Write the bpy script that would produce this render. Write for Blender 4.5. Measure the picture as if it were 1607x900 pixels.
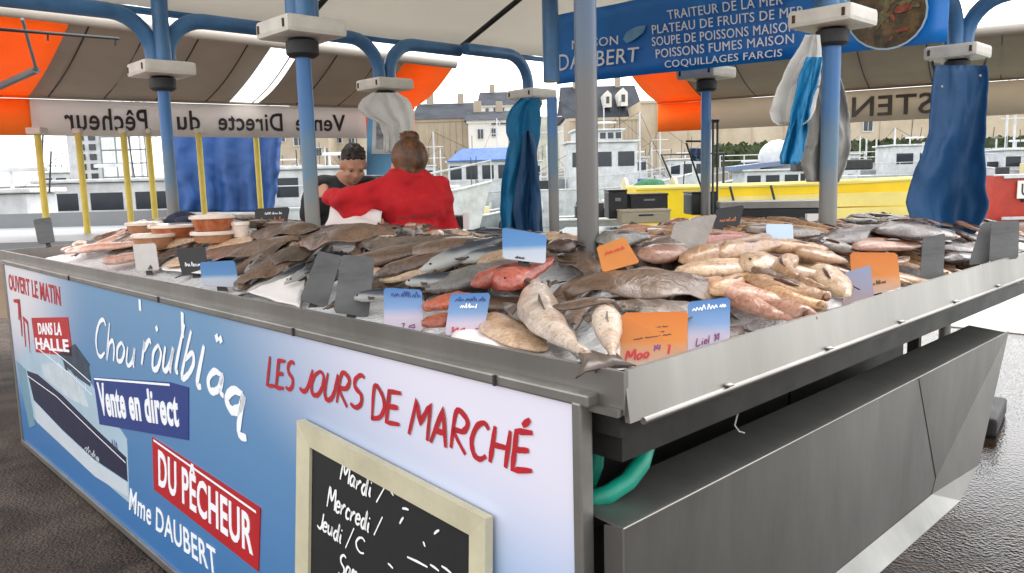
import bpy, bmesh, math, random
from mathutils import Vector as V, Matrix, noise as mnoise
for _o in list(bpy.data.objects): bpy.data.objects.remove(_o)
SC = bpy.context.scene
COL = SC.collection
# ------------------------------------------------------------------ camera
F = 1244.2; PITCH = math.radians(7.65); ROLL = math.radians(-1.537); HC = 1.4
cd = bpy.data.cameras.new('camera'); cam = bpy.data.objects.new('camera', cd); COL.objects.link(cam)
cd.sensor_width = 36; cd.lens = 36 * F / 1607; cd.clip_start = .05; cd.clip_end = 3000
_f = V((0, math.cos(PITCH), -math.sin(PITCH))); _u0 = V((0, math.sin(PITCH), math.cos(PITCH))); _r0 = V((1, 0, 0))
CR = math.cos(ROLL) * _r0 + math.sin(ROLL) * _u0; CU = -math.sin(ROLL) * _r0 + math.cos(ROLL) * _u0
CP = V((0, 0, HC))
cam.matrix_world = Matrix(((CR.x, CU.x, -_f.x, 0), (CR.y, CU.y, -_f.y, 0), (CR.z, CU.z, -_f.z, HC), (0, 0, 0, 1)))
SC.camera = cam
# ------------------------------------------------------------------ light
SUN_EL, SUN_AZ = math.radians(60), math.radians(35)
w = bpy.data.worlds.new('World'); SC.world = w; w.use_nodes = True
nt = w.node_tree; nt.nodes.clear()
sky = nt.nodes.new('ShaderNodeTexSky'); sky.sky_type = 'NISHITA'; sky.sun_disc = False
sky.sun_elevation = SUN_EL; sky.sun_rotation = SUN_AZ; sky.air_density = 1.0; sky.dust_density = 1.5
hsv = nt.nodes.new('ShaderNodeHueSaturation'); hsv.inputs['Saturation'].default_value = .06
bg = nt.nodes.new('ShaderNodeBackground'); bg.inputs['Strength'].default_value = .15
out = nt.nodes.new('ShaderNodeOutputWorld')
nt.links.new(sky.outputs[0], hsv.inputs['Color']); nt.links.new(hsv.outputs[0], bg.inputs[0]); nt.links.new(bg.outputs[0], out.inputs[0])
sd = bpy.data.lights.new('sun', 'SUN'); sd.energy = .5; sd.angle = math.radians(40); sd.color = (1, .96, .9)
sun = bpy.data.objects.new('sun', sd); COL.objects.link(sun)
sdir = V((math.sin(SUN_AZ) * math.cos(SUN_EL), math.cos(SUN_AZ) * math.cos(SUN_EL), math.sin(SUN_EL)))
sun.rotation_euler = sdir.to_track_quat('Z', 'Y').to_euler()
SC.view_settings.view_transform = 'Standard'; SC.view_settings.look = 'None'
SC.view_settings.exposure = 1.95; SC.view_settings.gamma = 1
SC.cycles.max_bounces = 8; SC.cycles.transparent_max_bounces = 12

# ------------------------------------------------------------------ frame of reference (stall: u along the front, v into the stall)
S = 1.35 / 1.602; TH = math.radians(46.32)
C3 = V((.2054 * S, 1.4813 * S, 0)); ZR = HC - .37 * S
UU = V((-math.cos(TH), math.sin(TH), 0)); VV = V((math.sin(TH), math.cos(TH), 0)); ZZ = V((0, 0, 1))
def W(a, b, z): return C3 + UU * a + VV * b + ZZ * z
def ray(x, y): return _f + CR * ((x - 803.5) / F) - CU * ((y - 450) / F)
def at(x, y, d): return CP + ray(x, y) * d
def hit(x, y, p0, n):
    r = ray(x, y); return CP + r * ((p0 - CP).dot(n) / r.dot(n))
def front(x, y, off=0): return hit(x, y, C3 + VV * off, VV)
def side(x, y, off=0): return hit(x, y, C3 + UU * off, UU)
def uv(p): d = p - C3; return d.dot(UU), d.dot(VV)
def sm(a, b, x):
    t = max(0, min(1, (x - a) / (b - a))); return t * t * (3 - 2 * t)

# ------------------------------------------------------------------ materials
def lin(c):
    c = c / 255
    return c / 12.92 if c <= .04045 else ((c + .055) / 1.055) ** 2.4
def rgb(r, g, b): return (lin(r), lin(g), lin(b), 1)
MATS = {}
def mat(name, c, rough=.6, metal=0., noise=.0, nscale=8., bump=0., bscale=40., c2=None, spec=.5, trans=0., coat=0., detail=6, mapping=None, emit=None):
    if name in MATS: return MATS[name]
    m = bpy.data.materials.new(name); m.use_nodes = True; MATS[name] = m
    t = m.node_tree; b = t.nodes['Principled BSDF']; L = t.links.new
    b.inputs['Base Color'].default_value = c; b.inputs['Roughness'].default_value = rough; b.inputs['Metallic'].default_value = metal
    b.inputs['Specular IOR Level'].default_value = spec
    if coat: b.inputs['Coat Weight'].default_value = coat; b.inputs['Coat Roughness'].default_value = .12
    if c2 or noise or bump:
        tc = t.nodes.new('ShaderNodeTexCoord'); src = tc.outputs['Object']
        if mapping:
            mp = t.nodes.new('ShaderNodeMapping'); mp.inputs['Scale'].default_value = mapping; L(src, mp.inputs[0]); src = mp.outputs[0]
    if c2 or noise:
        n = t.nodes.new('ShaderNodeTexNoise'); n.inputs['Scale'].default_value = nscale; n.inputs['Detail'].default_value = detail; n.inputs['Roughness'].default_value = .65
        L(src, n.inputs['Vector'])
        r = t.nodes.new('ShaderNodeValToRGB'); r.color_ramp.elements[0].position = .35; r.color_ramp.elements[1].position = .66
        if c2 is None: c2 = tuple(x * (1 - noise) for x in c[:3]) + (1,)
        r.color_ramp.elements[0].color = c2; r.color_ramp.elements[1].color = c
        L(n.outputs['Fac'], r.inputs[0]); L(r.outputs[0], b.inputs['Base Color'])
        rr = t.nodes.new('ShaderNodeMapRange'); rr.inputs['To Min'].default_value = min(1, rough * 1.25); rr.inputs['To Max'].default_value = rough * .8
        L(n.outputs['Fac'], rr.inputs[0]); L(rr.outputs[0], b.inputs['Roughness'])
    if bump:
        n2 = t.nodes.new('ShaderNodeTexNoise'); n2.inputs['Scale'].default_value = bscale; n2.inputs['Detail'].default_value = 4
        L(src, n2.inputs['Vector'])
        bp = t.nodes.new('ShaderNodeBump'); bp.inputs['Strength'].default_value = bump; bp.inputs['Distance'].default_value = .02
        L(n2.outputs['Fac'], bp.inputs['Height']); L(bp.outputs[0], b.inputs['Normal'])
    if trans:
        o = t.nodes['Material Output']; tr = t.nodes.new('ShaderNodeBsdfTranslucent'); mx = t.nodes.new('ShaderNodeMixShader')
        tr.inputs[0].default_value = c; mx.inputs[0].default_value = trans
        L(b.outputs[0], mx.inputs[1]); L(tr.outputs[0], mx.inputs[2]); L(mx.outputs[0], o.inputs[0])
    return m
def ramp_mat(name, axis, stops, rough=.4, nz=.0, coord='Generated', lo=0., hi=1., nscale=9., metal2=None):
    """colour along one axis of the object (printed gradients, worn paint)"""
    if name in MATS: return MATS[name]
    m = bpy.data.materials.new(name); m.use_nodes = True; MATS[name] = m
    t = m.node_tree; b = t.nodes['Principled BSDF']; L = t.links.new; b.inputs['Roughness'].default_value = rough
    tc = t.nodes.new('ShaderNodeTexCoord'); sx = t.nodes.new('ShaderNodeSeparateXYZ'); L(tc.outputs[coord], sx.inputs[0])
    mr = t.nodes.new('ShaderNodeMapRange'); mr.inputs['From Min'].default_value = lo; mr.inputs['From Max'].default_value = hi
    L(sx.outputs[axis], mr.inputs[0])
    src = mr.outputs[0]
    if nz:
        n = t.nodes.new('ShaderNodeTexNoise'); n.inputs['Scale'].default_value = nscale; n.inputs['Detail'].default_value = 7; L(tc.outputs['Object'], n.inputs['Vector'])
        a = t.nodes.new('ShaderNodeMath'); a.operation = 'MULTIPLY_ADD'; a.inputs[1].default_value = nz; L(n.outputs['Fac'], a.inputs[0])
        s2 = t.nodes.new('ShaderNodeMath'); s2.operation = 'SUBTRACT'; s2.inputs[1].default_value = nz * .5; L(src, s2.inputs[0]); L(s2.outputs[0], a.inputs[2]); src = a.outputs[0]
    r = t.nodes.new('ShaderNodeValToRGB'); e = r.color_ramp.elements
    while len(e) < len(stops): e.new(.5)
    for i, (p, c) in enumerate(stops): e[i].position = p; e[i].color = c
    L(src, r.inputs[0]); L(r.outputs[0], b.inputs['Base Color'])
    if metal2:
        r2 = t.nodes.new('ShaderNodeValToRGB'); r2.color_ramp.elements[0].position = metal2[0]; r2.color_ramp.elements[1].position = metal2[1]
        r2.color_ramp.elements[0].color = (.45, .45, .45, 1); r2.color_ramp.elements[1].color = (0, 0, 0, 1)
        L(src, r2.inputs[0]); L(r2.outputs[0], b.inputs['Metallic'])
    return m

BLUE = mat('blue_paint', rgb(76, 128, 178), .38, noise=.35, nscale=5, bump=.05, bscale=30)
WORN = ramp_mat('worn_post_paint', 2, [(.0, rgb(118, 114, 108)), (.66, rgb(126, 124, 120)), (.74, rgb(96, 122, 140)), (.86, rgb(60, 112, 166)), (1, rgb(50, 106, 164))], .42, .16, 'Object', 0, 2.0, 11, (.5, .75))
WORN2 = ramp_mat('bare_post_metal', 2, [(.0, rgb(98, 94, 90)), (.83, rgb(106, 104, 102)), (.87, rgb(92, 104, 118)), (1, rgb(74, 100, 132))], .42, .05, 'Object', 0, 2.0, 11, (.7, .95))
COLLAR = mat('cream_plastic', rgb(228, 222, 210), .45, noise=.18, nscale=7)
DARKGREY = mat('dark_rubber', rgb(48, 48, 50), .6, noise=.3)
BLACK = mat('black_plastic', rgb(22, 22, 24), .4, noise=.3)
STEEL = mat('brushed_steel', rgb(158, 155, 150), .4, .85, c2=rgb(122, 119, 114), nscale=1.3, bump=.02, bscale=120, mapping=(1, 1, .12))
STEELD = mat('dark_brushed_steel', rgb(140, 139, 136), .38, .8, c2=rgb(112, 111, 108), nscale=2.2, bump=.02, bscale=60, mapping=(1, 1, .3))
TRIM = mat('aluminium_trim', rgb(150, 147, 142), .4, .7, noise=.3, nscale=6)
DARKSTEEL = mat('grimy_dark_steel', rgb(52, 50, 46), .55, .3, noise=.5, nscale=6)
CANV = mat('white_roof_canvas', rgb(226, 222, 214), .7, noise=.08, nscale=1.6, trans=.4, bump=.06, bscale=3)
TAUPE = mat('taupe_awning_canvas', rgb(196, 184, 170), .8, noise=.14, nscale=2, trans=.16, bump=.06, bscale=4)
GAPLIGHT = mat('bright_gap_sheet', rgb(250, 249, 246), .7, noise=.03, trans=.9)  # white see-through sheet that imitates daylight showing through an awning gap
ORANGE = mat('orange_awning_canvas', rgb(255, 152, 56), .7, noise=.1, nscale=3, trans=.4)
WHITEC = mat('white_valance_canvas', rgb(232, 226, 222), .75, noise=.1, nscale=2.5, trans=.4)
CREAMC = mat('cream_valance_canvas', rgb(226, 216, 200), .75, noise=.1, nscale=2.5, trans=.35)
INK = mat('dark_print', rgb(52, 44, 44), .6)
INKS = mat('brown_print', rgb(112, 104, 96), .6)
WPRINT = mat('white_print', rgb(244, 246, 250), .5)
RPRINT = mat('red_print', rgb(188, 28, 40), .5, noise=.25, nscale=14)
REDBOX = mat('red_print_panel', rgb(186, 34, 40), .4, noise=.12, nscale=6)
NAVYBOX = mat('navy_print_panel', rgb(44, 66, 132), .4, noise=.12, nscale=6)
BANNER = mat('blue_banner_vinyl', rgb(16, 126, 214), .4, c2=rgb(12, 108, 194), nscale=2)
BANNERD = mat('navy_banner_print', rgb(24, 56, 122), .4, noise=.2, nscale=4)
CHALKB = mat('black_slate', rgb(26, 26, 28), .6, noise=.35, nscale=5)
CHALK = mat('white_chalk', rgb(240, 240, 238), .8)
WOODF = mat('pale_wood_frame', rgb(206, 198, 168), .6, noise=.22, nscale=5, mapping=(1, 1, 1), bump=.06)
WHITEP = mat('white_paint', rgb(214, 216, 218), .45, noise=.3, nscale=2.5)
GREYP = mat('grey_boat_paint', rgb(138, 143, 146), .5, noise=.3, nscale=3)
GLASS = mat('dark_window_glass', rgb(40, 48, 58), .08, noise=.3, nscale=2)
YELL = mat('yellow_paint', rgb(236, 200, 20), .45, noise=.14, nscale=1.2)
PYELL = mat('pale_yellow_paint', rgb(228, 206, 120), .5, noise=.15, nscale=1.2)
POLEY = mat('yellow_pole_paint', rgb(226, 204, 92), .5, noise=.2, nscale=6)
REDP = mat('red_boat_paint', rgb(196, 70, 58), .5, noise=.2, nscale=2)
BLUEC = mat('blue_tarpaulin', rgb(48, 98, 172), .5, noise=.3, nscale=3, bump=.15, bscale=5)
OILB = mat('blue_oilskin', rgb(14, 70, 114), .62, noise=.2, nscale=4, bump=.35, bscale=13)
OILT = mat('turquoise_oilskin', rgb(12, 122, 172), .62, noise=.2, nscale=4, bump=.35, bscale=13)
OILW = mat('white_oilskin', rgb(244, 243, 240), .45, noise=.06, nscale=5, trans=.72, bump=.35, bscale=13)
OILG = mat('grey_clear_apron', rgb(176, 174, 168), .35, noise=.2, nscale=5, trans=.3, bump=.1, bscale=9)
ICE = mat('crushed_ice', rgb(246, 246, 246), .22, c2=rgb(216, 216, 216), nscale=22, bump=.5, bscale=70)
PAPER = mat('white_paper', rgb(236, 230, 226), .6, noise=.06, nscale=6)
HOSE = mat('green_hose', rgb(16, 142, 118), .4, noise=.2, nscale=10)
SAUCE = mat('orange_soup', rgb(226, 150, 104), .22, c2=rgb(176, 84, 44), nscale=30, coat=.4, trans=.35)
SAUCEP = mat('pale_orange_soup', rgb(228, 172, 130), .22, noise=.3, nscale=34, coat=.4, trans=.35)
LID = mat('clear_plastic_lid', rgb(240, 222, 206), .15, noise=.1, nscale=30, coat=.5)
NAVYC = mat('navy_cloth', rgb(28, 36, 62), .8, noise=.3, nscale=12)
AMBER = mat('amber_print', rgb(172, 108, 62), .5)
SLATE = mat('slate_roof', rgb(58, 62, 70), .8, noise=.3, nscale=.6, spec=.15)
STONE = mat('beige_render_wall', rgb(192, 180, 160), .85, c2=rgb(172, 158, 136), nscale=.35)
STONEW = mat('white_render_wall', rgb(216, 214, 208), .85, noise=.1, nscale=.3)
BROWNW = mat('brown_render_wall', rgb(182, 168, 148), .85, noise=.25, nscale=.25)
HEDGE = mat('hedge_leaves', rgb(70, 82, 48), .8, c2=rgb(44, 56, 30), nscale=2.5)
SKIN = mat('skin', rgb(206, 148, 122), .5, noise=.1, nscale=20)
SKINM = mat('tanned_skin', rgb(196, 142, 116), .5, noise=.1, nscale=20)
HAIRB = mat('blonde_hair', rgb(122, 80, 46), .45, c2=rgb(48, 30, 20), nscale=26, mapping=(1, 1, .35), bump=.4, bscale=60)
HAIRD = mat('dark_hair', rgb(48, 36, 30), .5, noise=.4, nscale=30, bump=.4, bscale=60)
REDS = mat('red_sweatshirt', rgb(206, 22, 32), .85, noise=.3, nscale=7, bump=.12, bscale=14)
BLKT = mat('black_tshirt', rgb(34, 34, 36), .85, noise=.2, nscale=8)
DENIM = mat('dark_denim', rgb(40, 46, 66), .85, noise=.2, nscale=12)
NET = mat('green_net', rgb(44, 112, 78), .9, noise=.5, nscale=6, bump=.5, bscale=12)
CREAM = mat('cream_paint', rgb(224, 212, 164), .5, noise=.15, nscale=2)

# ------------------------------------------------------------------ mesh builder
class MB:
    def __init__(s): s.v = []; s.f = []; s.mi = []
    def add(s, vs, fs, mi=0):
        n = len(s.v); s.v += [V(p) for p in vs]; s.f += [tuple(i + n for i in f) for f in fs]; s.mi += [mi] * len(fs)
    def box(s, c, sz, ax=None, bev=0., mi=0):
        X, Y, Z = ax or (V((1, 0, 0)), V((0, 1, 0)), ZZ); c = V(c); a, b, h = [q / 2 for q in sz]
        if not bev:
            vs = [c + X * (i * a) + Y * (j * b) + Z * (k * h) for i in (-1, 1) for j in (-1, 1) for k in (-1, 1)]
            s.add(vs, [(0, 1, 3, 2), (4, 6, 7, 5), (0, 4, 5, 1), (2, 3, 7, 6), (0, 2, 6, 4), (1, 5, 7, 3)], mi); return
        bm = bmesh.new(); bmesh.ops.create_cube(bm, size=1)
        for q in bm.verts: q.co = V((q.co.x * 2 * a, q.co.y * 2 * b, q.co.z * 2 * h))
        bmesh.ops.bevel(bm, geom=bm.edges[:], offset=min(bev, a * .9, b * .9, h * .9), segments=2, affect='EDGES', profile=.6)
        bm.verts.index_update()
        s.add([c + X * q.co.x + Y * q.co.y + Z * q.co.z for q in bm.verts], [[q.index for q in f.verts] for f in bm.faces], mi); bm.free()
    def prism(s, pts, off, mi=0):
        """polygon pts extruded by vector off"""
        n = len(pts); off = V(off); vs = [V(p) for p in pts] + [V(p) + off for p in pts]
        fs = [tuple(range(n))[::-1], tuple(range(n, 2 * n))] + [(i, (i + 1) % n, n + (i + 1) % n, n + i) for i in range(n)]
        s.add(vs, fs, mi)
    def tube(s, path, r, seg=10, mi=0, cap=True, rv=None):
        path = [V(p) for p in path]; n = len(path); vs = []; up = None
        for i, p in enumerate(path):
            t = (path[min(i + 1, n - 1)] - path[max(i - 1, 0)]).normalized()
            if up is None: up = t.orthogonal().normalized()
            up = (up - t * up.dot(t)).normalized(); sd_ = t.cross(up)
            q = r[i] if isinstance(r, (list, tuple)) else r
            q2 = rv[i] if rv else q
            vs += [p + up * (q * math.cos(2 * math.pi * k / seg)) + sd_ * (q2 * math.sin(2 * math.pi * k / seg)) for k in range(seg)]
        fs = [(i * seg + k, i * seg + (k + 1) % seg, (i + 1) * seg + (k + 1) % seg, (i + 1) * seg + k) for i in range(n - 1) for k in range(seg)]
        if cap: fs += [tuple(range(seg))[::-1], tuple(range((n - 1) * seg, n * seg))]
        s.add(vs, fs, mi)
    def lathe(s, prof, c, seg=24, ax=None, mi=0):
        X, Y, Z = ax or (V((1, 0, 0)), V((0, 1, 0)), ZZ); c = V(c); vs = []
        for r, z in prof: vs += [c + Z * z + X * (r * math.cos(2 * math.pi * k / seg)) + Y * (r * math.sin(2 * math.pi * k / seg)) for k in range(seg)]
        n = len(prof)
        fs = [(i * seg + k, i * seg + (k + 1) % seg, (i + 1) * seg + (k + 1) % seg, (i + 1) * seg + k) for i in range(n - 1) for k in range(seg)]
        fs += [tuple(range(seg))[::-1], tuple(range((n - 1) * seg, n * seg))]
        s.add(vs, fs, mi)
    def ell(s, c, r, seg=14, rings=9, ax=None, mi=0):
        X, Y, Z = ax or (V((1, 0, 0)), V((0, 1, 0)), ZZ); c = V(c); vs = []; fs = []
        for i in range(rings + 1):
            a = math.pi * i / rings
            for k in range(seg):
                b = 2 * math.pi * k / seg
                vs.append(c + X * (r[0] * math.sin(a) * math.cos(b)) + Y * (r[1] * math.sin(a) * math.sin(b)) + Z * (r[2] * math.cos(a)))
        for i in range(rings):
            for k in range(seg): fs.append((i * seg + k, (i + 1) * seg + k, (i + 1) * seg + (k + 1) % seg, i * seg + (k + 1) % seg))
        s.add(vs, fs, mi)
    def grid(s, rows, mi=0):
        m = len(rows[0]); n = len(rows)
        s.add([p for r in rows for p in r], [(i * m + j, i * m + j + 1, (i + 1) * m + j + 1, (i + 1) * m + j) for i in range(n - 1) for j in range(m - 1)], mi)
    def build(s, name, material, parent=None, smooth=False, local=False, loc=None, solid=0.):
        me = bpy.data.meshes.new(name); root = parent
        while root is not None and root.parent is not None: root = root.parent
        o0 = V((0, 0, 0)) if (local or root is None) else root.location.copy()
        if parent is None and loc is not None: o0 = V(loc)
        me.from_pydata([tuple(p - o0) for p in s.v], [], s.f); me.validate()
        bm = bmesh.new(); bm.from_mesh(me); bmesh.ops.remove_doubles(bm, verts=bm.verts, dist=1e-5); bmesh.ops.recalc_face_normals(bm, faces=bm.faces); bm.to_mesh(me); bm.free()
        for m in (material if isinstance(material, (list, tuple)) else [material]): me.materials.append(m)
        if any(s.mi) and len(me.polygons) == len(s.mi): me.polygons.foreach_set('material_index', s.mi)
        if smooth:
            me.polygons.foreach_set('use_smooth', [True] * len(me.polygons))
            if smooth != 'all': me.set_sharp_from_angle(angle=math.radians(42))
        o = bpy.data.objects.new(name, me); COL.objects.link(o)
        if parent is not None: o.parent = parent
        elif loc is not None: o.location = V(loc)
        if solid:
            md = o.modifiers.new('thickness', 'SOLIDIFY'); md.thickness = solid; md.offset = 0
        return o
def thing(name, label, cat, loc, group=None, rz=0):
    o = bpy.data.objects.new(name, None); COL.objects.link(o); o.location = V(loc); o.rotation_euler = (0, 0, rz); o.empty_display_size = .1
    o['label'] = label; o['category'] = cat
    if group: o['group'] = group
    return o
def tag(o, label, cat, group=None):
    o['label'] = label; o['category'] = cat
    if group: o['group'] = group
    return o
def struct(o, kind='structure'): o['kind'] = kind; return o
def copy_tree(o, parent=None):
    c = o.copy(); COL.objects.link(c); c.parent = parent
    for ch in list(o.children): copy_tree(ch, c)
    return c
# ------------------------------------------------------------------ lettering
def text_pts(body, bold=0., mirror=False):
    cu = bpy.data.curves.new('lettering', 'FONT'); cu.body = body; cu.resolution_u = 3; cu.offset = bold; cu.space_character = 1.06
    ob = bpy.data.objects.new('lettering', cu); COL.objects.link(ob)
    dg = bpy.context.evaluated_depsgraph_get(); me = bpy.data.meshes.new_from_object(ob.evaluated_get(dg))
    vs = [q.co.copy() for q in me.vertices]; fs = [tuple(p.vertices) for p in me.polygons]
    bpy.data.objects.remove(ob); bpy.data.curves.remove(cu); bpy.data.meshes.remove(me)
    x0 = min(q.x for q in vs); x1 = max(q.x for q in vs); y0 = min(q.y for q in vs); y1 = max(q.y for q in vs)
    return [((1 - (q.x - x0) / (x1 - x0)) if mirror else (q.x - x0) / (x1 - x0), (q.y - y0) / (y1 - y0)) for q in vs], fs
def bil(q, a, b):  # q = bl, br, tr, tl
    return (q[0] * (1 - a) + q[1] * a) * (1 - b) + (q[3] * (1 - a) + q[2] * a) * b
def text_on(mb, body, quad, nrm, bold=0., mirror=False, th=.0015):
    vs, fs = text_pts(body, bold, mirror); quad = [V(p) for p in quad]; nrm = V(nrm)
    top = [bil(quad, a, b) + nrm * th for a, b in vs]
    mb.add(top, fs)
    cnt = {}
    for f in fs:
        for i in range(len(f)): e = (f[i], f[(i + 1) % len(f)]); cnt[e] = 1
    n = len(top); rim = [e for e in cnt if (e[1], e[0]) not in cnt]
    base = [bil(quad, a, b) for a, b in vs]
    mb.add(top + base, [(a, a + n, b + n, b) for a, b in rim])
GL = {  # hand-drawn capital and small letters: strokes in a unit box
 'L': [[(.05, 1.02), (.0, .02), (.62, .06)]], 'E': [[(.6, 1), (.05, .96), (.0, .0), (.62, .04)], [(.03, .5), (.5, .54)]],
 'S': [[(.58, .95), (.35, 1.02), (.1, .85), (.15, .62), (.5, .42), (.52, .15), (.28, 0), (.0, .08)]],
 'J': [[(.5, 1.02), (.48, .25), (.3, .02), (.02, .12)]], 'O': [[(.35, 1), (.08, .8), (.02, .4), (.2, .03), (.5, .05), (.66, .4), (.6, .82), (.35, 1)]],
 'U': [[(.02, 1), (.05, .3), (.22, .02), (.45, .08), (.58, .4), (.6, 1)]], 'R': [[(.05, 0), (.06, 1), (.4, .98), (.56, .78), (.42, .55), (.08, .48), (.62, -.04)]],
 'D': [[(.06, .0), (.08, 1), (.45, .85), (.62, .5), (.45, .14), (.02, .02)]], 'M': [[(.0, 0), (.12, 1), (.4, .4), (.72, 1.02), (.8, 0)]],
 'A': [[(.0, 0), (.32, 1.02), (.62, 0)], [(.1, .36), (.52, .38)]], 'C': [[(.58, .86), (.4, 1), (.15, .85), (.02, .45), (.15, .1), (.38, .0), (.6, .14)]],
 'H': [[(.05, 1), (.02, 0)], [(.58, 1.02), (.56, 0)], [(.03, .5), (.58, .54)]], '\u00c9': [[(.6, 1), (.05, .96), (.0, .0), (.62, .04)], [(.03, .5), (.5, .54)], [(.25, 1.12), (.5, 1.32)]],
 'a': [[(.42, .5), (.2, .55), (.05, .3), (.15, .02), (.35, .12), (.44, .5), (.42, .1), (.52, .0)]], 'r': [[(.05, .0), (.08, .5), (.1, .32), (.3, .55), (.42, .48)]],
 'd': [[(.42, .45), (.2, .52), (.05, .25), (.15, .0), (.35, .1), (.46, 1), (.44, .1), (.54, 0)]], 'i': [[(.08, .5), (.08, .05), (.2, .0)], [(.1, .72), (.13, .8)]],
 'e': [[(.05, .28), (.4, .34), (.3, .55), (.08, .45), (.06, .1), (.25, .0), (.44, .12)]], 'c': [[(.4, .46), (.2, .54), (.05, .28), (.15, .02), (.4, .08)]],
 'u': [[(.04, .52), (.06, .1), (.22, .0), (.38, .2), (.4, .54), (.42, .08), (.5, .0)]], 'n': [[(.04, 0), (.06, .5), (.08, .3), (.28, .54), (.4, .4), (.42, 0)]],
 'm': [[(.02, 0), (.05, .5), (.2, .54), (.26, .05), (.3, .45), (.45, .54), (.52, 0)]], '/': [[(.0, -.1), (.3, 1.05)]], "'": [[(.05, .95), (.15, .7)]],
 'h': [[(.05, 1), (.03, 0), (.1, .4), (.3, .55), (.42, .35), (.44, 0)]], 'o': [[(.25, .54), (.06, .35), (.12, .02), (.36, .04), (.44, .35), (.25, .54)]],
 'q': [[(.42, .5), (.2, .55), (.05, .28), (.2, .0), (.4, .15), (.44, .5), (.42, -.5), (.62, -.62)]], 'l': [[(.08, 1.05), (.06, .1), (.2, 0)]], 'b': [[(.06, 1.0), (.05, .0), (.3, .02), (.44, .3), (.3, .54), (.07, .35)]],
 't': [[(.12, .9), (.1, .1), (.28, .0)], [(.0, .58), (.28, .6)]], 'p': [[(.05, -.5), (.06, .5), (.3, .55), (.44, .3), (.3, .02), (.07, .1)]], 'V': [[(.0, 1), (.22, 0), (.5, 1)]],
 '1': [[(.05, .8), (.2, 1), (.2, 0)]], '4': [[(.35, 0), (.35, 1), (.0, .35), (.5, .38)]], '9': [[(.42, .6), (.2, .5), (.06, .75), (.2, 1), (.42, .9), (.4, .3), (.2, 0)]], '0': [[(.25, 1), (.04, .5), (.25, 0), (.46, .5), (.25, 1)]], ' ': []}
def smooth_line(p, n=5):
    if len(p) < 3: return p
    o = []
    for i in range(len(p) - 1):
        a, b, c, d = p[max(i - 1, 0)], p[i], p[i + 1], p[min(i + 2, len(p) - 1)]
        for k in range(n):
            t = k / n; o.append(tuple(.5 * (2 * b[j] + (c[j] - a[j]) * t + (2 * a[j] - 5 * b[j] + 4 * c[j] - d[j]) * t * t + (3 * b[j] - a[j] - 3 * c[j] + d[j]) * t ** 3) for j in range(2)))
    o.append(p[-1]); return o
ZC = [0]
def ribbon(mb, pts, wid, mp, nrm, taper=.35, rnd=None, th=.0012):
    """flat brush stroke through 2D pts mapped by mp(x, y), wid in metres"""
    P = [mp(*p) for p in pts]; n = len(P); ZC[0] = (ZC[0] + 1) % 12; lift = V(nrm) * (th + ZC[0] * .00012); L_, R_ = [], []
    for i, p in enumerate(P):
        t = (P[min(i + 1, n - 1)] - P[max(i - 1, 0)])
        if t.length < 1e-9: t = V((1, 0, 0))
        q = V(nrm).cross(t.normalized()) * (wid * .5 * (1 - taper * abs(2 * i / (n - 1) - 1) ** 3) * (1 + (rnd.uniform(-.12, .12) if rnd else 0)))
        L_.append(p + q + lift); R_.append(p - q + lift)
    mb.add(L_ + R_, [(i, i + 1, n + i + 1, n + i) for i in range(n - 1)])
def hand(mb, s, quad, nrm, wid, gap=.16, slant=0., rnd=None, curvy=True, spc=.3):
    """write s with the stroke letters across the quad bl, br, tr, tl"""
    xs = []; x = 0
    for ch in s:
        g = GL[ch]; wd = max([p[0] for st in g for p in st], default=spc); xs.append(x); x += wd + gap
    tot = x - gap
    for ch, x0 in zip(s, xs):
        dy = rnd.uniform(-.04, .04) if rnd else 0
        for st in GL[ch]:
            pts = smooth_line(st) if (curvy or ch in 'SOUJDRC') else [tuple(st[i][j] + (st[i + 1][j] - st[i][j]) * k / 4 for j in range(2)) for i in range(len(st) - 1) for k in range(4)] + [st[-1]]
            ribbon(mb, [((x0 + a + slant * b) / tot, b + dy) for a, b in pts], wid, lambda a, b: bil(quad, a, b), nrm, rnd=rnd)
def scribble(mb, quad, nrm, wid, n, rnd, kind='v'):
    """illegible joined-up pen writing: words of uneven loops along the quad"""
    x = 0.; wid *= .62
    while x < .97:
        ln = min(rnd.uniform(.22, .42), 1 - x); k = max(3, int(ln * n * 1.6)); pts = []
        for i in range(k * 2 + 1):
            hi = i % 2; y = (rnd.uniform(.45, .62) if rnd.random() < .7 else rnd.uniform(.85, 1.)) if hi else rnd.uniform(.0, .14); pts.append((x + ln * (i + rnd.uniform(-.3, .3)) / (k * 2), y))
        ribbon(mb, smooth_line(pts, 4), wid, lambda a, b: bil(quad, a, b), nrm, 0); x += ln + .07
def bars(mb, quad, nrm, wid, n, rnd):
    """blurred block capitals: uprights with random cross strokes"""
    for i in range(n):
        x = (i + .2) / n; e = (i + .75) / n
        if rnd.random() < .1: continue
        ribbon(mb, [(x, 0), (x + .005, 1)], wid, lambda a, b: bil(quad, a, b), nrm, 0)
        if rnd.random() < .7: ribbon(mb, [(e, rnd.choice((0, .1))), (e, 1)], wid * .8, lambda a, b: bil(quad, a, b), nrm, 0)
        if rnd.random() < .7: y = rnd.choice((0.05, .5, .95)); ribbon(mb, [(x, y), (e, y)], wid * .8, lambda a, b: bil(quad, a, b), nrm, 0)

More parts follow.
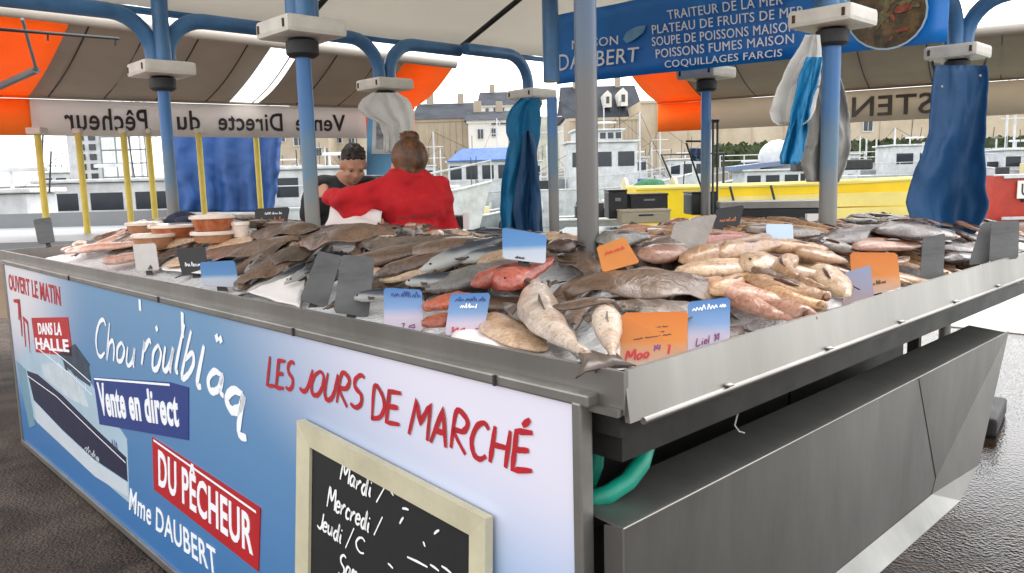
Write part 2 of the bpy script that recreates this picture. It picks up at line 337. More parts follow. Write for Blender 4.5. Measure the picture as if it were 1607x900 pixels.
# ================================================================== SETTING
def ground_mat():
    m = bpy.data.materials.new('wet_tarmac'); m.use_nodes = True; t = m.node_tree; b = t.nodes['Principled BSDF']; L = t.links.new; b.inputs['Specular IOR Level'].default_value = .3
    tc = t.nodes.new('ShaderNodeTexCoord')
    n = t.nodes.new('ShaderNodeTexNoise'); n.inputs['Scale'].default_value = 95; n.inputs['Detail'].default_value = 5; L(tc.outputs['Object'], n.inputs[0])
    vo = t.nodes.new('ShaderNodeTexVoronoi'); vo.inputs['Scale'].default_value = 75; L(tc.outputs['Object'], vo.inputs['Vector'])
    r = t.nodes.new('ShaderNodeValToRGB'); r.color_ramp.elements[0].color = rgb(46, 37, 31); r.color_ramp.elements[1].color = rgb(104, 90, 79); r.color_ramp.elements[0].position = .3; r.color_ramp.elements[1].position = .75
    L(n.outputs['Fac'], r.inputs[0])
    big = t.nodes.new('ShaderNodeTexNoise'); big.inputs['Scale'].default_value = .55; big.inputs['Detail'].default_value = 5; L(tc.outputs['Object'], big.inputs[0])
    # wetter on the open side of the stall (x > 1), drier under the canopy front
    sx = t.nodes.new('ShaderNodeSeparateXYZ'); L(tc.outputs['Object'], sx.inputs[0])
    mr = t.nodes.new('ShaderNodeMapRange'); mr.inputs['From Min'].default_value = -1.0; mr.inputs['From Max'].default_value = 2.2; mr.inputs['To Min'].default_value = -.45; mr.inputs['To Max'].default_value = .32; L(sx.outputs['X'], mr.inputs[0])
    ad = t.nodes.new('ShaderNodeMath'); ad.operation = 'ADD'; L(big.outputs['Fac'], ad.inputs[0]); L(mr.outputs[0], ad.inputs[1])
    wet = t.nodes.new('ShaderNodeMapRange'); wet.inputs['From Min'].default_value = .42; wet.inputs['From Max'].default_value = .62; L(ad.outputs[0], wet.inputs[0])
    mixc = t.nodes.new('ShaderNodeMix'); mixc.data_type = 'RGBA'; L(wet.outputs[0], mixc.inputs['Factor']); L(r.outputs[0], mixc.inputs['A'])
    dk = t.nodes.new('ShaderNodeMix'); dk.data_type = 'RGBA'; dk.blend_type = 'MULTIPLY'; dk.inputs['Factor'].default_value = 1; dk.inputs['B'].default_value = (.42, .34, .29, 1); L(r.outputs[0], dk.inputs['A']); L(dk.outputs['Result'], mixc.inputs['B'])
    stn = t.nodes.new('ShaderNodeTexNoise'); stn.inputs['Scale'].default_value = 2.6; stn.inputs['Detail'].default_value = 7; stn.inputs['Distortion'].default_value = 1.2; L(tc.outputs['Object'], stn.inputs[0])
    sr = t.nodes.new('ShaderNodeMapRange'); sr.inputs['From Min'].default_value = .38; sr.inputs['From Max'].default_value = .62; sr.inputs['To Min'].default_value = .5; sr.inputs['To Max'].default_value = 1.15; L(stn.outputs['Fac'], sr.inputs[0])
    sv = t.nodes.new('ShaderNodeHueSaturation'); L(mixc.outputs['Result'], sv.inputs['Color']); L(sr.outputs[0], sv.inputs['Value']); L(sv.outputs[0], b.inputs['Base Color'])
    ro = t.nodes.new('ShaderNodeMapRange'); ro.inputs['To Min'].default_value = .8; ro.inputs['To Max'].default_value = .1; L(wet.outputs[0], ro.inputs[0]); L(ro.outputs[0], b.inputs['Roughness'])
    sp_ = t.nodes.new('ShaderNodeMapRange'); sp_.inputs['To Min'].default_value = .2; sp_.inputs['To Max'].default_value = .16; L(wet.outputs[0], sp_.inputs[0]); L(sp_.outputs[0], b.inputs['Specular IOR Level'])
    st = t.nodes.new('ShaderNodeMapRange'); st.inputs['To Min'].default_value = .55; st.inputs['To Max'].default_value = .14; L(wet.outputs[0], st.inputs[0])
    bp = t.nodes.new('ShaderNodeBump'); bp.inputs['Distance'].default_value = .012; L(st.outputs[0], bp.inputs['Strength']); L(vo.outputs['Distance'], bp.inputs['Height']); L(bp.outputs[0], b.inputs['Normal'])
    return m
QV = 6.9
m = MB(); m.prism([W(-70, -70, 0), W(90, -70, 0), W(90, QV, 0), W(-70, QV, 0)], (0, 0, -3)); o = m.build('quay_ground', ground_mat()); struct(o)
m = MB(); m.box(W(10, QV - .14, .004), (160, .3, .008), (UU, VV, ZZ)); struct(m.build('quay_kerb', mat('quay_stone', rgb(176, 170, 162), .7, noise=.3, nscale=3)))
wm = mat('harbour_water', rgb(96, 112, 96), .12, noise=.2, nscale=.4, bump=.25, bscale=1.6)
m = MB(); m.box((0, 600, -1.3), (3000, 1800, .2)); struct(m.build('harbour_water', wm))
m = MB(); m.prism([(-400, 68, -2), (400, 68, -2), (400, 900, -2), (-400, 900, -2)], (0, 0, 4)); struct(m.build('far_quay', mat('far_quay_stone', rgb(170, 164, 154), .85, noise=.3, nscale=.6)))
m = MB()
rows = []
for i in range(9):
    rows.append([V((x, 330 + i * 14, 2 + 34 * math.sin(math.pi * min(1, i / 8 * .5 + .02)) * (.35 + .3 * math.sin(x * .011 + 1) + .35 * mnoise.noise((x * .01, i * .2, 0)) * .6 + .2))) for x in range(-20, 421, 20)])
m.grid(rows); struct(m.build('far_hill', mat('hill_green', rgb(118, 120, 104), .9, noise=.3, nscale=.05), smooth='all'))

def building(name, label, px0, px1, ytop, d, mt, roof=None, roof_y=None, wins=(), depth=12, dormers=(), group=None, base=2.0, seams=0, wmat=None):
    a = at(px0, 300, d); b = at(px1, 300, d); zt = at((px0 + px1) / 2, ytop, d).z
    c = (a + b) / 2; root = thing(name, label, 'building', (c.x, c.y, base), group)
    wdt = b.x - a.x; y0 = c.y
    m = MB(); m.box((c.x, y0 + depth / 2, (zt + base) / 2), (wdt, depth, zt - base))
    for k in range(seams): m.box((a.x + wdt * (k + .5) / seams, y0 - .06, (zt + base) / 2), (.12, .12, zt - base - .2))
    m.box((c.x, y0 - .1, zt - .15), (wdt + .3, .2, .3))
    wl = m.build('wall', mt, root)
    if roof:
        zr = at((px0 + px1) / 2, roof_y, d).z; m = MB()
        m.prism([(a.x - .4, y0 - .5, zt), (a.x - .4, y0 + depth + .5, zt), (a.x + .8, y0 + depth / 2 + 1, zr), (a.x + .8, y0 + depth / 2 - 1, zr)], (.0, 0, .0)) if False else None
        P = [(a.x - .4, y0 - .5, zt), (b.x + .4, y0 - .5, zt), (b.x + .4, y0 + depth, zt), (a.x - .4, y0 + depth, zt), (a.x - .2, y0 + depth / 2, zr), (b.x + .2, y0 + depth / 2, zr)]
        m.add(P, [(0, 1, 5, 4), (2, 3, 4, 5), (1, 2, 5), (3, 0, 4), (3, 2, 1, 0)]); rf = m.build('roof', roof, root)
        for (dx0, dx1, dy0, dy1) in dormers:
            p = at((dx0 + dx1) / 2, (dy0 + dy1) / 2, d); z1, z0 = at(dx0, dy0, d).z, at(dx0, dy1, d).z; ww = at(dx1, dy0, d).x - at(dx0, dy0, d).x
            m = MB(); m.prism([(p.x - ww / 2, y0 + .4, z0), (p.x + ww / 2, y0 + .4, z0), (p.x + ww / 2, y0 + .4, z1 - ww * .5), (p.x, y0 + .4, z1), (p.x - ww / 2, y0 + .4, z1 - ww * .5)], (0, 3.5, 0))
            dm = m.build('dormer', STONEW, root)
            m = MB(); m.box((p.x, y0 + .36, (z0 + z1) / 2 - ww * .15), (ww * .4, .08, (z1 - z0) * .4)); m.build('pane', GLASS, dm)
    m = MB(); m.box((c.x - wdt * .3, y0 + depth / 2, (zr if roof else zt) + .3), (.8, .8, 1.6)); m.box((c.x + wdt * .28, y0 + depth / 2, (zr if roof else zt) + .3), (.7, .8, 1.4)); m.build('chimney', BROWNW, root) if roof else None
    for (wx0, wx1, wy0, wy1) in wins:
        p = at(wx0, wy0, d); q = at(wx1, wy1, d); fr = MB()
        fr.box(((p.x + q.x) / 2, y0 - .05, (p.z + q.z) / 2), (q.x - p.x, .16, p.z - q.z)); f_ = fr.build('window', WHITEP, root)
        g = MB()
        for k in (-1, 1): g.box(((p.x + q.x) / 2 + k * (q.x - p.x) * .22, y0 - .14, (p.z + q.z) / 2), ((q.x - p.x) * .36, .06, (p.z - q.z) * .84))
        g.build('pane', wmat or GLASS, f_)
    return root
building('warehouse', 'long beige harbour warehouse with plain panelled wall behind the hedge', 1006, 1800, 150, 92, STONE, wins=[(1347, 1364, 187, 208)], seams=16)
building('warehouse', 'beige slatted warehouse wall below the slate roofed house', 896, 1004, 186, 88, BROWNW, seams=18, depth=10)
building('house', 'pale house with steep slate roof and two white gabled dormers', 890, 1008, 186, 101, STONEW, SLATE, 128, dormers=[(946, 958, 144, 170), (969, 983, 140, 168)], depth=14)
building('warehouse', 'cream harbour shed with vertical panels left of the white house', 655, 742, 188, 86, STONE, SLATE, 156, seams=9, depth=12)
building('house', 'white house with shuttered window and a flat grey roof', 738, 800, 190, 80, STONEW, SLATE, 170, wins=[(749, 760, 203, 220), (771, 779, 202, 216), (768, 800, 192, 197)], depth=10)
building('house', 'tall white rendered house rising behind the flat roofed one', 757, 850, 166, 112, STONEW, SLATE, 138, wins=[(762, 768, 171, 182), (774, 782, 170, 182), (786, 792, 170, 182)], depth=14)
building('house', 'brown rendered house front with shop windows beyond the boats', 425, 520, 190, 74, BROWNW, SLATE, 160, wins=[(440, 452, 212, 224), (463, 480, 214, 230), (498, 508, 232, 246)], depth=12)
building('house', 'beige house with balconies partly hidden by the white smock', 521, 600, 170, 78, STONE, SLATE, 140, wins=[(527, 540, 210, 226), (548, 560, 210, 226), (527, 545, 238, 250)], depth=12)

# hedge on the far quay: one trimmed hedge with leafy surface
rnd = random.Random(4)
a = at(1120, 255, 76); b = at(1640, 252, 76); hz0, hz1 = 2.0, at(1300, 224, 76).z
m = MB()
for i in range(2600):
    t = rnd.random(); x = a.x + (b.x - a.x) * t; y = a.y + rnd.uniform(0, 1.6); z = rnd.uniform(hz0, hz1 + .12 * rnd.random()); s_ = rnd.uniform(.12, .3)
    ax = V((rnd.gauss(0, 1), rnd.gauss(0, 1), rnd.gauss(0, 1))).normalized(); q = ax.orthogonal().normalized() * s_; r_ = ax.cross(q).normalized() * s_
    p = V((x, y, z)); m.add([p - q - r_, p + q - r_, p + q + r_, p - q + r_], [(0, 1, 2, 3)])
m.box(((a.x + b.x) / 2, a.y + .8, (hz0 + hz1) / 2), (b.x - a.x, 1.3, hz1 - hz0 - .1))
tag(m.build('hedge', HEDGE, None, loc=((a.x + b.x) / 2, a.y, 2)), 'clipped dark green hedge along the far quay before the warehouse', 'hedge')
# quay railing
root = thing('quay_railing', 'low pale railing of thin posts on the far quay edge', 'railing', at(1300, 262, 69))
m = MB(); a = at(1130, 262, 69); b = at(1620, 257, 69)
for z in (2.55, 3.0): m.tube([(a.x, a.y, z), (b.x, a.y, z)], .035, 6)
m.build('rail', WHITEP, root)
for k in range(14):
    m = MB(); x = a.x + (b.x - a.x) * k / 13; m.tube([(x, a.y, 2), (x, a.y, 3.05)], .045, 6); m.build('post', WHITEP, root)
for px in (1374, 1390, 1583):
    p = at(px, 250, 66); o = MB(); o.tube([(p.x, 68.5, 2), (p.x, 68.5, at(px, 218, 68).z)], .07, 6)
    tag(o.build('mooring_pole', WHITEP, None, loc=(p.x, 68.5, 2)), {1374: 'slim white pole before the hedge, left of a close pair', 1390: 'slim white pole before the hedge, right of a close pair', 1583: 'slim white pole right of the big blue apron'}[px], 'pole', 'white poles on the far quay')

# ------------------------------------------------------------------ boats
def boat(label, px, d, L, fb, hullm, yaw=0., beam=.32, cabins=(), masts=(), rail=False, cat='boat', wz=-1.2, extra=None, bow=1, stripe=None, deckm=None, sheer=.35, clutter=True):
    p = at(px, 300, d); root = thing('moored_boat', label, cat, (p.x, p.y, wz), rz=yaw)
    m = MB(); n = 12; rows = []
    for i in range(n + 1):
        t = i / n; x = (t - .5) * L; wd = L * beam / 2 * (1 - max(0, t - .55) ** 2 / .2025 * .97) * (.86 + .14 * min(1, t * 4)); sh = fb * (1 + sheer * max(0, t - .5) ** 2 * 4)
        rk = .12 * L * max(0, t - .7) / .3
        rows.append([V((bow * (x + rk * .7), -wd, sh)), V((bow * (x + rk * .35), -wd * .93, sh * .5)), V((bow * x, -wd * .7, -.1)), V((bow * x, 0, -.4)), V((bow * x, wd * .7, -.1)), V((bow * (x + rk * .35), wd * .93, sh * .5)), V((bow * (x + rk * .7), wd, sh))])
    m.grid(rows); m.add(rows[0], [tuple(range(7))])
    m.build('hull', hullm, root, smooth=True, local=True)
    m = MB(); m.grid([[r[0] + V((0, .02, -.12)), r[6] + V((0, -.02, -.12))] for r in rows]); m.build('deck', deckm or GREYP, root, local=True)
    m = MB(); m.tube([r[0] for r in rows], .05, 6); m.tube([r[6] for r in rows], .05, 6); m.build('gunwale', stripe or WHITEP, root, local=True)
    for (x0, x1, z0, z1, hw, cm, nw, wz0, wz1) in cabins:
        m = MB(); m.box(((x0 + x1) / 2, 0, (z0 + z1) / 2), (x1 - x0, hw * 2, z1 - z0), bev=.08)
        c_ = m.build('cabin', cm, root, local=True)
        m = MB(); m.box(((x0 + x1) / 2, 0, z1 + .05), (x1 - x0 + .3, hw * 2 + .3, .1), bev=.03); m.build('roof', cm, c_, local=True)
        if nw:
            sp = (x1 - x0) / nw
            for k in range(nw):
                for s_ in (-1, 1): m = MB(); m.box((x0 + sp * (k + .5), s_ * (hw + .005), (wz0 + wz1) / 2), (sp * .72, .04, wz1 - wz0), bev=.015); m.build('window', GLASS, c_, local=True)
    for (x, h, cr) in masts:
        m = MB(); m.tube([(x, 0, fb), (x, 0, h)], [.07, .045], 8)
        if cr:
            for k in range(cr): m.tube([(x - .7 + k * .1, 0, h * (.72 + .12 * k)), (x + .7 - k * .1, 0, h * (.72 + .12 * k))], .025, 6)
        m.build('mast', WHITEP, root, local=True)
        m = MB(); m.tube([(x, 0, h), (bow * L * .45, 0, fb + .4)], .012, 5); m.tube([(x, 0, h), (-bow * L * .45, 0, fb + .2)], .012, 5); m.build('stay', DARKGREY, root, local=True)
    if rail:
        m = MB()
        for s_ in (0, 6):
            top = [r[s_] + V((0, 0, .7)) for r in rows]; m.tube(top, .02, 5)
            for r, q in zip(rows[::2], top[::2]): m.tube([r[s_], q], .018, 5)
        m.build('railing', WHITEP, root, local=True)
    if clutter:
        rr = random.Random(int(px)); zt = max([fb] + [c_[3] for c_ in cabins])
        for k in range(5): m = MB(); m.box((rr.uniform(-.4, .3) * L, rr.uniform(-.1, .1) * L, fb + .15), (rr.uniform(.2, .8), rr.uniform(.2, .6), rr.uniform(.3, .9)), bev=.03); m.build('deck_box', rr.choice((WHITEP, GREYP, DARKGREY, CREAM, BLUEC)), root, local=True)
        for k in range(4): x = rr.uniform(-.16, .18) * L; h = rr.uniform(.5, 1.9); m = MB(); m.tube([(x, rr.uniform(-.3, .3), zt), (x + .05, 0, zt + h)], .02, 5); m.build('aerial', DARKGREY, root, local=True)
        m = MB(); m.box((rr.uniform(-.1, .1) * L, 0, zt + .5), (1.1, .12, .1), bev=.03); m.tube([(0, 0, zt), (0, 0, zt + .5)], .04, 6); m.build('radar', WHITEP, root, local=True)
        for k in range(4): x = (-.3 + .2 * k) * L; m = MB(); m.ell((x, -L * beam * .47, fb * .55), (.13, .13, .32), 10, 7); m.build('fender', rr.choice((DARKGREY, WHITEP, BLUEC)), root, smooth='all', local=True)
    if extra: extra(root)
    return root
boat('white trawler with square wheelhouse and a row of small top windows', 928, 45, 10, 2.0, WHITEP, .06, cabins=[(-1.4, 2.4, 2.0, 4.5, 1.2, WHITEP, 3, 3.2, 4.0), (-1.0, 1.6, 4.6, 5.15, 1.0, WHITEP, 6, 4.72, 5.05)], masts=[(-2.2, 7.2, 3), (2.8, 6.2, 0)], rail=True)
def awn(root):
    m = MB(); m.prism([(-1.6, -1.5, 3.75), (1.9, -1.5, 3.75), (1.9, 1.5, 3.75), (-1.6, 1.5, 3.75)], (0, 0, .06)); m.prism([(-1.6, -1.5, 3.75), (1.9, -1.5, 3.75), (1.9, -.2, 4.5), (-.9, -.2, 4.5)], (0, .06, .04)); m.build('awning', BLUEC, root, local=True)
boat('white motor boat with blue awning over its dark side windows', 750, 48, 9, 1.9, WHITEP, -.08, cabins=[(-1.6, 2.2, 1.9, 3.7, 1.2, WHITEP, 4, 2.7, 3.5)], masts=[(-2.6, 5.6, 2)], rail=True, extra=awn)
boat('small grey work boat low in the water beside the woman in red', 716, 33, 5.5, 1.15, GREYP, .5, cabins=[(-.6, .9, 1.1, 1.9, .6, WHITEP, 0, 0, 0)], rail=False)
boat('white cruiser with long black window strip behind the man', 520, 26, 9, 1.9, WHITEP, .04, cabins=[(-2.6, 2.2, 1.9, 3.1, 1.1, WHITEP, 5, 2.25, 2.85)], rail=True)
boat('white cruiser with black window strip left of the blue tarpaulin', 205, 24, 7, 1.75, WHITEP, -.04, cabins=[(-2.2, 1.8, 1.75, 2.85, 1.0, WHITEP, 3, 2.05, 2.55)])
def tower(root):
    for i in range(2):
        for k in range(5): m = MB(); m.box((-.45 + i * .42, -1.22, 3.15 + k * .36), (.24, .05, .22)); m.build('window', GLASS, root, local=True)
    m = MB()
    for k in range(5): m.tube([(.3, -1.25, 2.6 + .5 * k), (2.0, -1.25, 2.6 + .5 * k)], .03, 5)
    for k in range(4): m.tube([(.3 + .55 * k, -1.25, 2.0), (.3 + .55 * k, -1.25, 4.7)], .03, 5)
    m.build('ladder_frame', GREYP, root, local=True)
boat('tall white ship tower with two columns of small dark windows', 178, 31, 9, 2.2, WHITEP, .0, cabins=[(-1.0, .25, 2.0, 5.2, 1.2, WHITEP, 0, 0, 0)], masts=[(1.2, 6.4, 2)], extra=tower)
boat('low grey boat with dark edge at the left of the harbour', 20, 17, 5.5, 1.5, GREYP, .1, cabins=[(-1.4, .6, 1.5, 2.6, .7, WHITEP, 0, 0, 0)], stripe=DARKGREY)
def dome(root):
    m = MB(); m.ell((.8, 0, 3.3), (1.0, .8, .95)); m.build('canopy_dome', WHITEP, root, smooth='all', local=True)
    m = MB(); m.prism([(-1.7, -1.15, 2.75), (1.8, -1.15, 3.05), (1.8, 1.15, 3.05), (-1.7, 1.15, 2.75)], (0, 0, .22)); m.build('hardtop', mat('blue_grey_paint', rgb(112, 124, 156), .5, noise=.15), root, local=True)
boat('white cabin boat with rounded dome and sloping blue grey hardtop', 1195, 40, 6.5, 1.6, WHITEP, .03, cabins=[(-1.2, 1.6, 1.6, 2.7, 1.0, WHITEP, 3, 2.0, 2.5)], extra=dome)
boat('white speedboat with raked cabin left of the big blue apron', 1425, 46, 7, 2.3, WHITEP, .05, cabins=[(-1.5, 1.2, 2.3, 3.9, 1.0, WHITEP, 2, 2.9, 3.5)], masts=[(-.9, 5, 0)], rail=True)
boat('white fishing boat with ladder mast at the right edge', 1590, 41, 8, 2.4, WHITEP, -.05, cabins=[(-1.2, 1.8, 2.4, 3.4, 1.1, WHITEP, 3, 2.6, 3.1)], masts=[(-.5, 7.4, 4), (-.1, 7.0, 4)], rail=True, bow=-1)
def drum(root):
    m = MB(); ax = (V((0, .8, .6)).normalized(), ZZ, V((1, 0, 0)))
    m.lathe([(.62, -.5), (.62, -.42)], (-.5, -.6, 1.95), 24, (V((0, 1, 0)), ZZ, V((1, 0, 0)))); m.lathe([(.62, .42), (.62, .5)], (.2, -.6, 1.95), 24, (V((0, 1, 0)), ZZ, V((1, 0, 0)))); m.build('drum_flange', CREAM, root, smooth=True, local=True)
    m = MB(); m.lathe([(.3, -.7), (.55, -.3), (.58, .1), (.5, .4), (.25, .45)], (-.1, -.6, 1.95), 20, (V((0, 1, 0)), ZZ, V((1, 0, 0)))); m.build('net_roll', NET, root, smooth=True, local=True)
    rr = random.Random(3)
    for k in range(16): m = MB(); m.box((rr.uniform(-2.4, 1.8), rr.uniform(-.9, .3), 1.25 + rr.uniform(0, .3)), (rr.uniform(.2, .7), .4, rr.uniform(.2, .6)), bev=.03); m.build('deck_gear', DARKGREY, root, local=True)
    m = MB(); m.tube([(1.2, -.4, 1.2), (.3, -.4, 3.3), (2.4, -.4, 3.3), (2.4, -.4, 1.2)], .05, 6); m.build('gantry', DARKGREY, root, local=True)
boat('dark decked trawler carrying a cream and green net drum', 1020, 27, 6.5, 1.25, GREYP, .03, rail=False, extra=drum, deckm=DARKGREY)
def planks(root):
    m = MB()
    for k in range(5): m.box((.4, -1.38 + .015 * k, .45 + .36 * k), (5.2, .06, .33))
    m.build('hull_planking', PYELL, root, local=True)
    m = MB(); m.box((1.1, -1.0, 2.75), (1.9, .5, .26), bev=.05); m.build('fender', DARKGREY, root, local=True)
    m = MB()
    for x in (-1.55, -.55): m.tube([(x, -1.5, 2.3), (x + .18, -1.52, 1.6)], .03, 6)
    m.build('fender_rope', DARKGREY, root, local=True)
boat('bright yellow wooden fishing boat with planked pale side', 1215, 21, 7.6, 2.3, YELL, -.02, .34, sheer=.04, clutter=False, extra=planks, stripe=PYELL, masts=[])
def uplate(root):
    m = MB(); m.box((-2.1, -1.22, 1.5), (.72, .05, .85), bev=.01); pl = m.build('number_plate', PAPER, root, local=True)
    m = MB(); text_on(m, 'U', [(-2.28, -1.25, 1.22), (-1.92, -1.25, 1.22), (-1.92, -1.25, 1.78), (-2.28, -1.25, 1.78)], (0, -1, 0), .02, th=.006); m.build('lettering', INK, pl, local=True)
    m = MB()
    for z in (.15, 2.12): m.box((-.8, -1.2, z), (4.6, .1, .14))
    m.build('rubbing_strake', WHITEP, root, local=True)
boat('red fishing boat with a white plate lettered U', 1650, 39, 7, 2.2, REDP, 0, .34, extra=uplate, bow=1)

for i, (px, d, L, fb, hm, lb) in enumerate(((655, 62, 8, 1.9, WHITEP, 'white boat with twin aerials far behind the woman in red'), (820, 60, 9, 2.0, WHITEP, 'white trawler seen through the gap beside the turquoise oilskins'), (985, 62, 10, 2.1, WHITEP, 'white fishing boat far behind the net drum'), (1075, 58, 8, 1.8, GREYP, 'grey fishing boat far behind the back right post'),
                                      (1310, 60, 9, 1.9, WHITEP, 'white yacht far behind the yellow boat'), (470, 55, 9, 2.0, WHITEP, 'white boat far left of the man by the brown house'), (110, 52, 8, 1.9, WHITEP, 'white boat far behind the leftmost yellow poles'), (320, 60, 9, 2.0, GREYP, 'grey boat mostly behind the blue tarpaulin'))):
    boat(lb, px, d, L, fb, hm, .1 - .05 * (i % 4), cabins=[(-1.3, 1.4, fb, fb + 1.9, 1.0, WHITEP, 3, fb + .9, fb + 1.6)], masts=[(-1.8, 6.2 + i % 3, 2), (1.9, 5.2, 0)], rail=True)

# ================================================================== CANOPY
GA = (.66, 2.06, 3.42); GB = (.7, 2.22, 3.7)  # grid of posts
ZB = 2.27
def post(label, a, b, arms, zc=2.0, r=.03, foot=0., top=2.12, thick=.055, collar=True, group='blue canopy posts', pm=None):
    base = W(a, b, foot); root = thing('canopy_post', label, 'post', base, group, 0)
    m = MB(); m.tube([W(a, b, foot), W(a, b, zc - .1)], r, 14); m.build('pole', pm or WORN, root, smooth=True)
    if collar:
        m = MB(); m.box(W(a, b, zc + .005), (.26, .26, .068), (UU, VV, ZZ), bev=.018); c_ = m.build('collar', COLLAR, root)
        m = MB()
        for s_ in (-1, 1): m.box(W(a + s_ * .1, b - .131, zc + .005), (.012, .006, .03), (UU, VV, ZZ))
        m.build('latch', mat('rusty_latch', rgb(96, 62, 44), .7, noise=.4, nscale=20), c_)
        m = MB(); m.lathe([(.05, 0), (.064, .012), (.064, .06), (.05, .068)], W(a, b, zc - .1), 16); m.build('locking_ring', DARKGREY, root, smooth=True)
    for (da, db, ln, kind) in arms:
        o0 = .036; A = lambda s_, z: W(a + da * s_, b + db * s_, z)
        path = [A(o0, zc - .02), A(o0, top - .05)]
        if kind == 'up': path += [A(o0, 2.45), A(o0 + .06, 2.56), A(o0 + .2, 2.66), A(ln, 2.66 + .28 * ln)]
        else:
            zb = 2.52 if kind == 'h' else ZB; top_ = top if kind == 'b' else 2.34; path = [A(o0, zc - .02), A(o0, top_ - .05)]; R_ = zb - top_ + .05
            for k in range(1, 8): t = k / 7 * math.pi / 2; path.append(A(o0 + R_ * (1 - math.cos(t)), top_ - .05 + R_ * math.sin(t)))
            path.append(A(ln, zb))
        m = MB(); m.tube(path, .04, 12); m.build('arm', BLUE, root, smooth=True)
    return root
P1, P2, P3 = (3.45, .62), (2.1, .66), (3.4, 1.96)
H1 = (1, 0); 
post('blue post with cream collar at far left of the stall front, curved arms above', *P1, [(0, 1, .7, 'b'), (0, -1, 1.4, 'b'), (-1, 0, .7, 'h')])
post('grey worn blue post between the stall front and the woman in red', *P2, [(1, 0, .7, 'h'), (-1, 0, .7, 'h'), (0, 1, .3, 'h')])
post('blue post behind the woman in red, white smock on its collar', *P3, [(0, -1, .66, 'b'), (0, 1, .62, 'b')], foot=0)
post('blue post hung with turquoise oilskins at the back of the stall', 3.32, 3.18, [(0, -1, .62, 'b')])
post('slim blue and grey centre mast beside the turquoise oilskins', 1.98, 1.96, [(.7, .7, .5, 'up'), (-.7, -.7, .5, 'up')], zc=1.9, r=.026, collar=False)
post('nearest grey post rising from the fish at the stall corner', .7, .735, [(1, 0, .75, 'b'), (0, 1, .75, 'b')], zc=2.12, r=.031, pm=WORN2)
post('grey blue post at the back right, dark trolley handle beside it', 1.93, 3.27, [(1, 0, .7, 'b'), (-1, 0, .6, 'b')])
post('thick blue post draped with white and blue aprons', .69, 2.24, [(0, -1, .75, 'h'), (0, 1, .75, 'h'), (1, 0, .6, 'up')], r=.036)
post('blue post behind the big hanging blue apron', .69, 3.735, [(0, -1, .75, 'b'), (-1, 0, 1.3, 'b'), (1, 0, .62, 'b')])
# roof: translucent gable tarpaulin with dark rafters
root = thing('canopy_roof', 'white translucent tarpaulin roof with dark rafters over the stall', 'canopy', W(2.05, 2.1, 2.35))
RZ = 2.95; ra = 2.05
def roofz(a): return 2.36 + (RZ - 2.36) * (1 - abs(a - ra) / 1.6)
m = MB(); rows = []
for i in range(17):
    a = .45 + 3.2 * i / 16; rows.append([W(a, -.35 + 4.6 * j / 20, roofz(a) - .04 * math.sin(math.pi * ((j * .23 * 4.6 / 4.6) % 1)) * .6) for j in range(21)])
m.grid(rows); m.build('tarpaulin', CANV, root, smooth='all', solid=.004)
for b in (.2, 1.5, 2.75, 4.1):
    m = MB()
    for s_ in (-1, 1): m.tube([W(ra + s_ * 1.6, b, 2.36 - .05), W(ra, b, RZ - .05)], .018, 8)
    m.build('rafter', DARKGREY, root)
m = MB(); m.tube([W(ra, -.35, RZ - .04), W(ra, 4.25, RZ - .04)], .022, 8); m.build('ridge_pole', DARKGREY, root)
for a in (.45, 3.65):
    m = MB(); m.tube([W(a, -.35, 2.33), W(a, 4.25, 2.33)], .02, 8); m.build('eaves_rail', DARKGREY if a < 1 else BLUE, root)

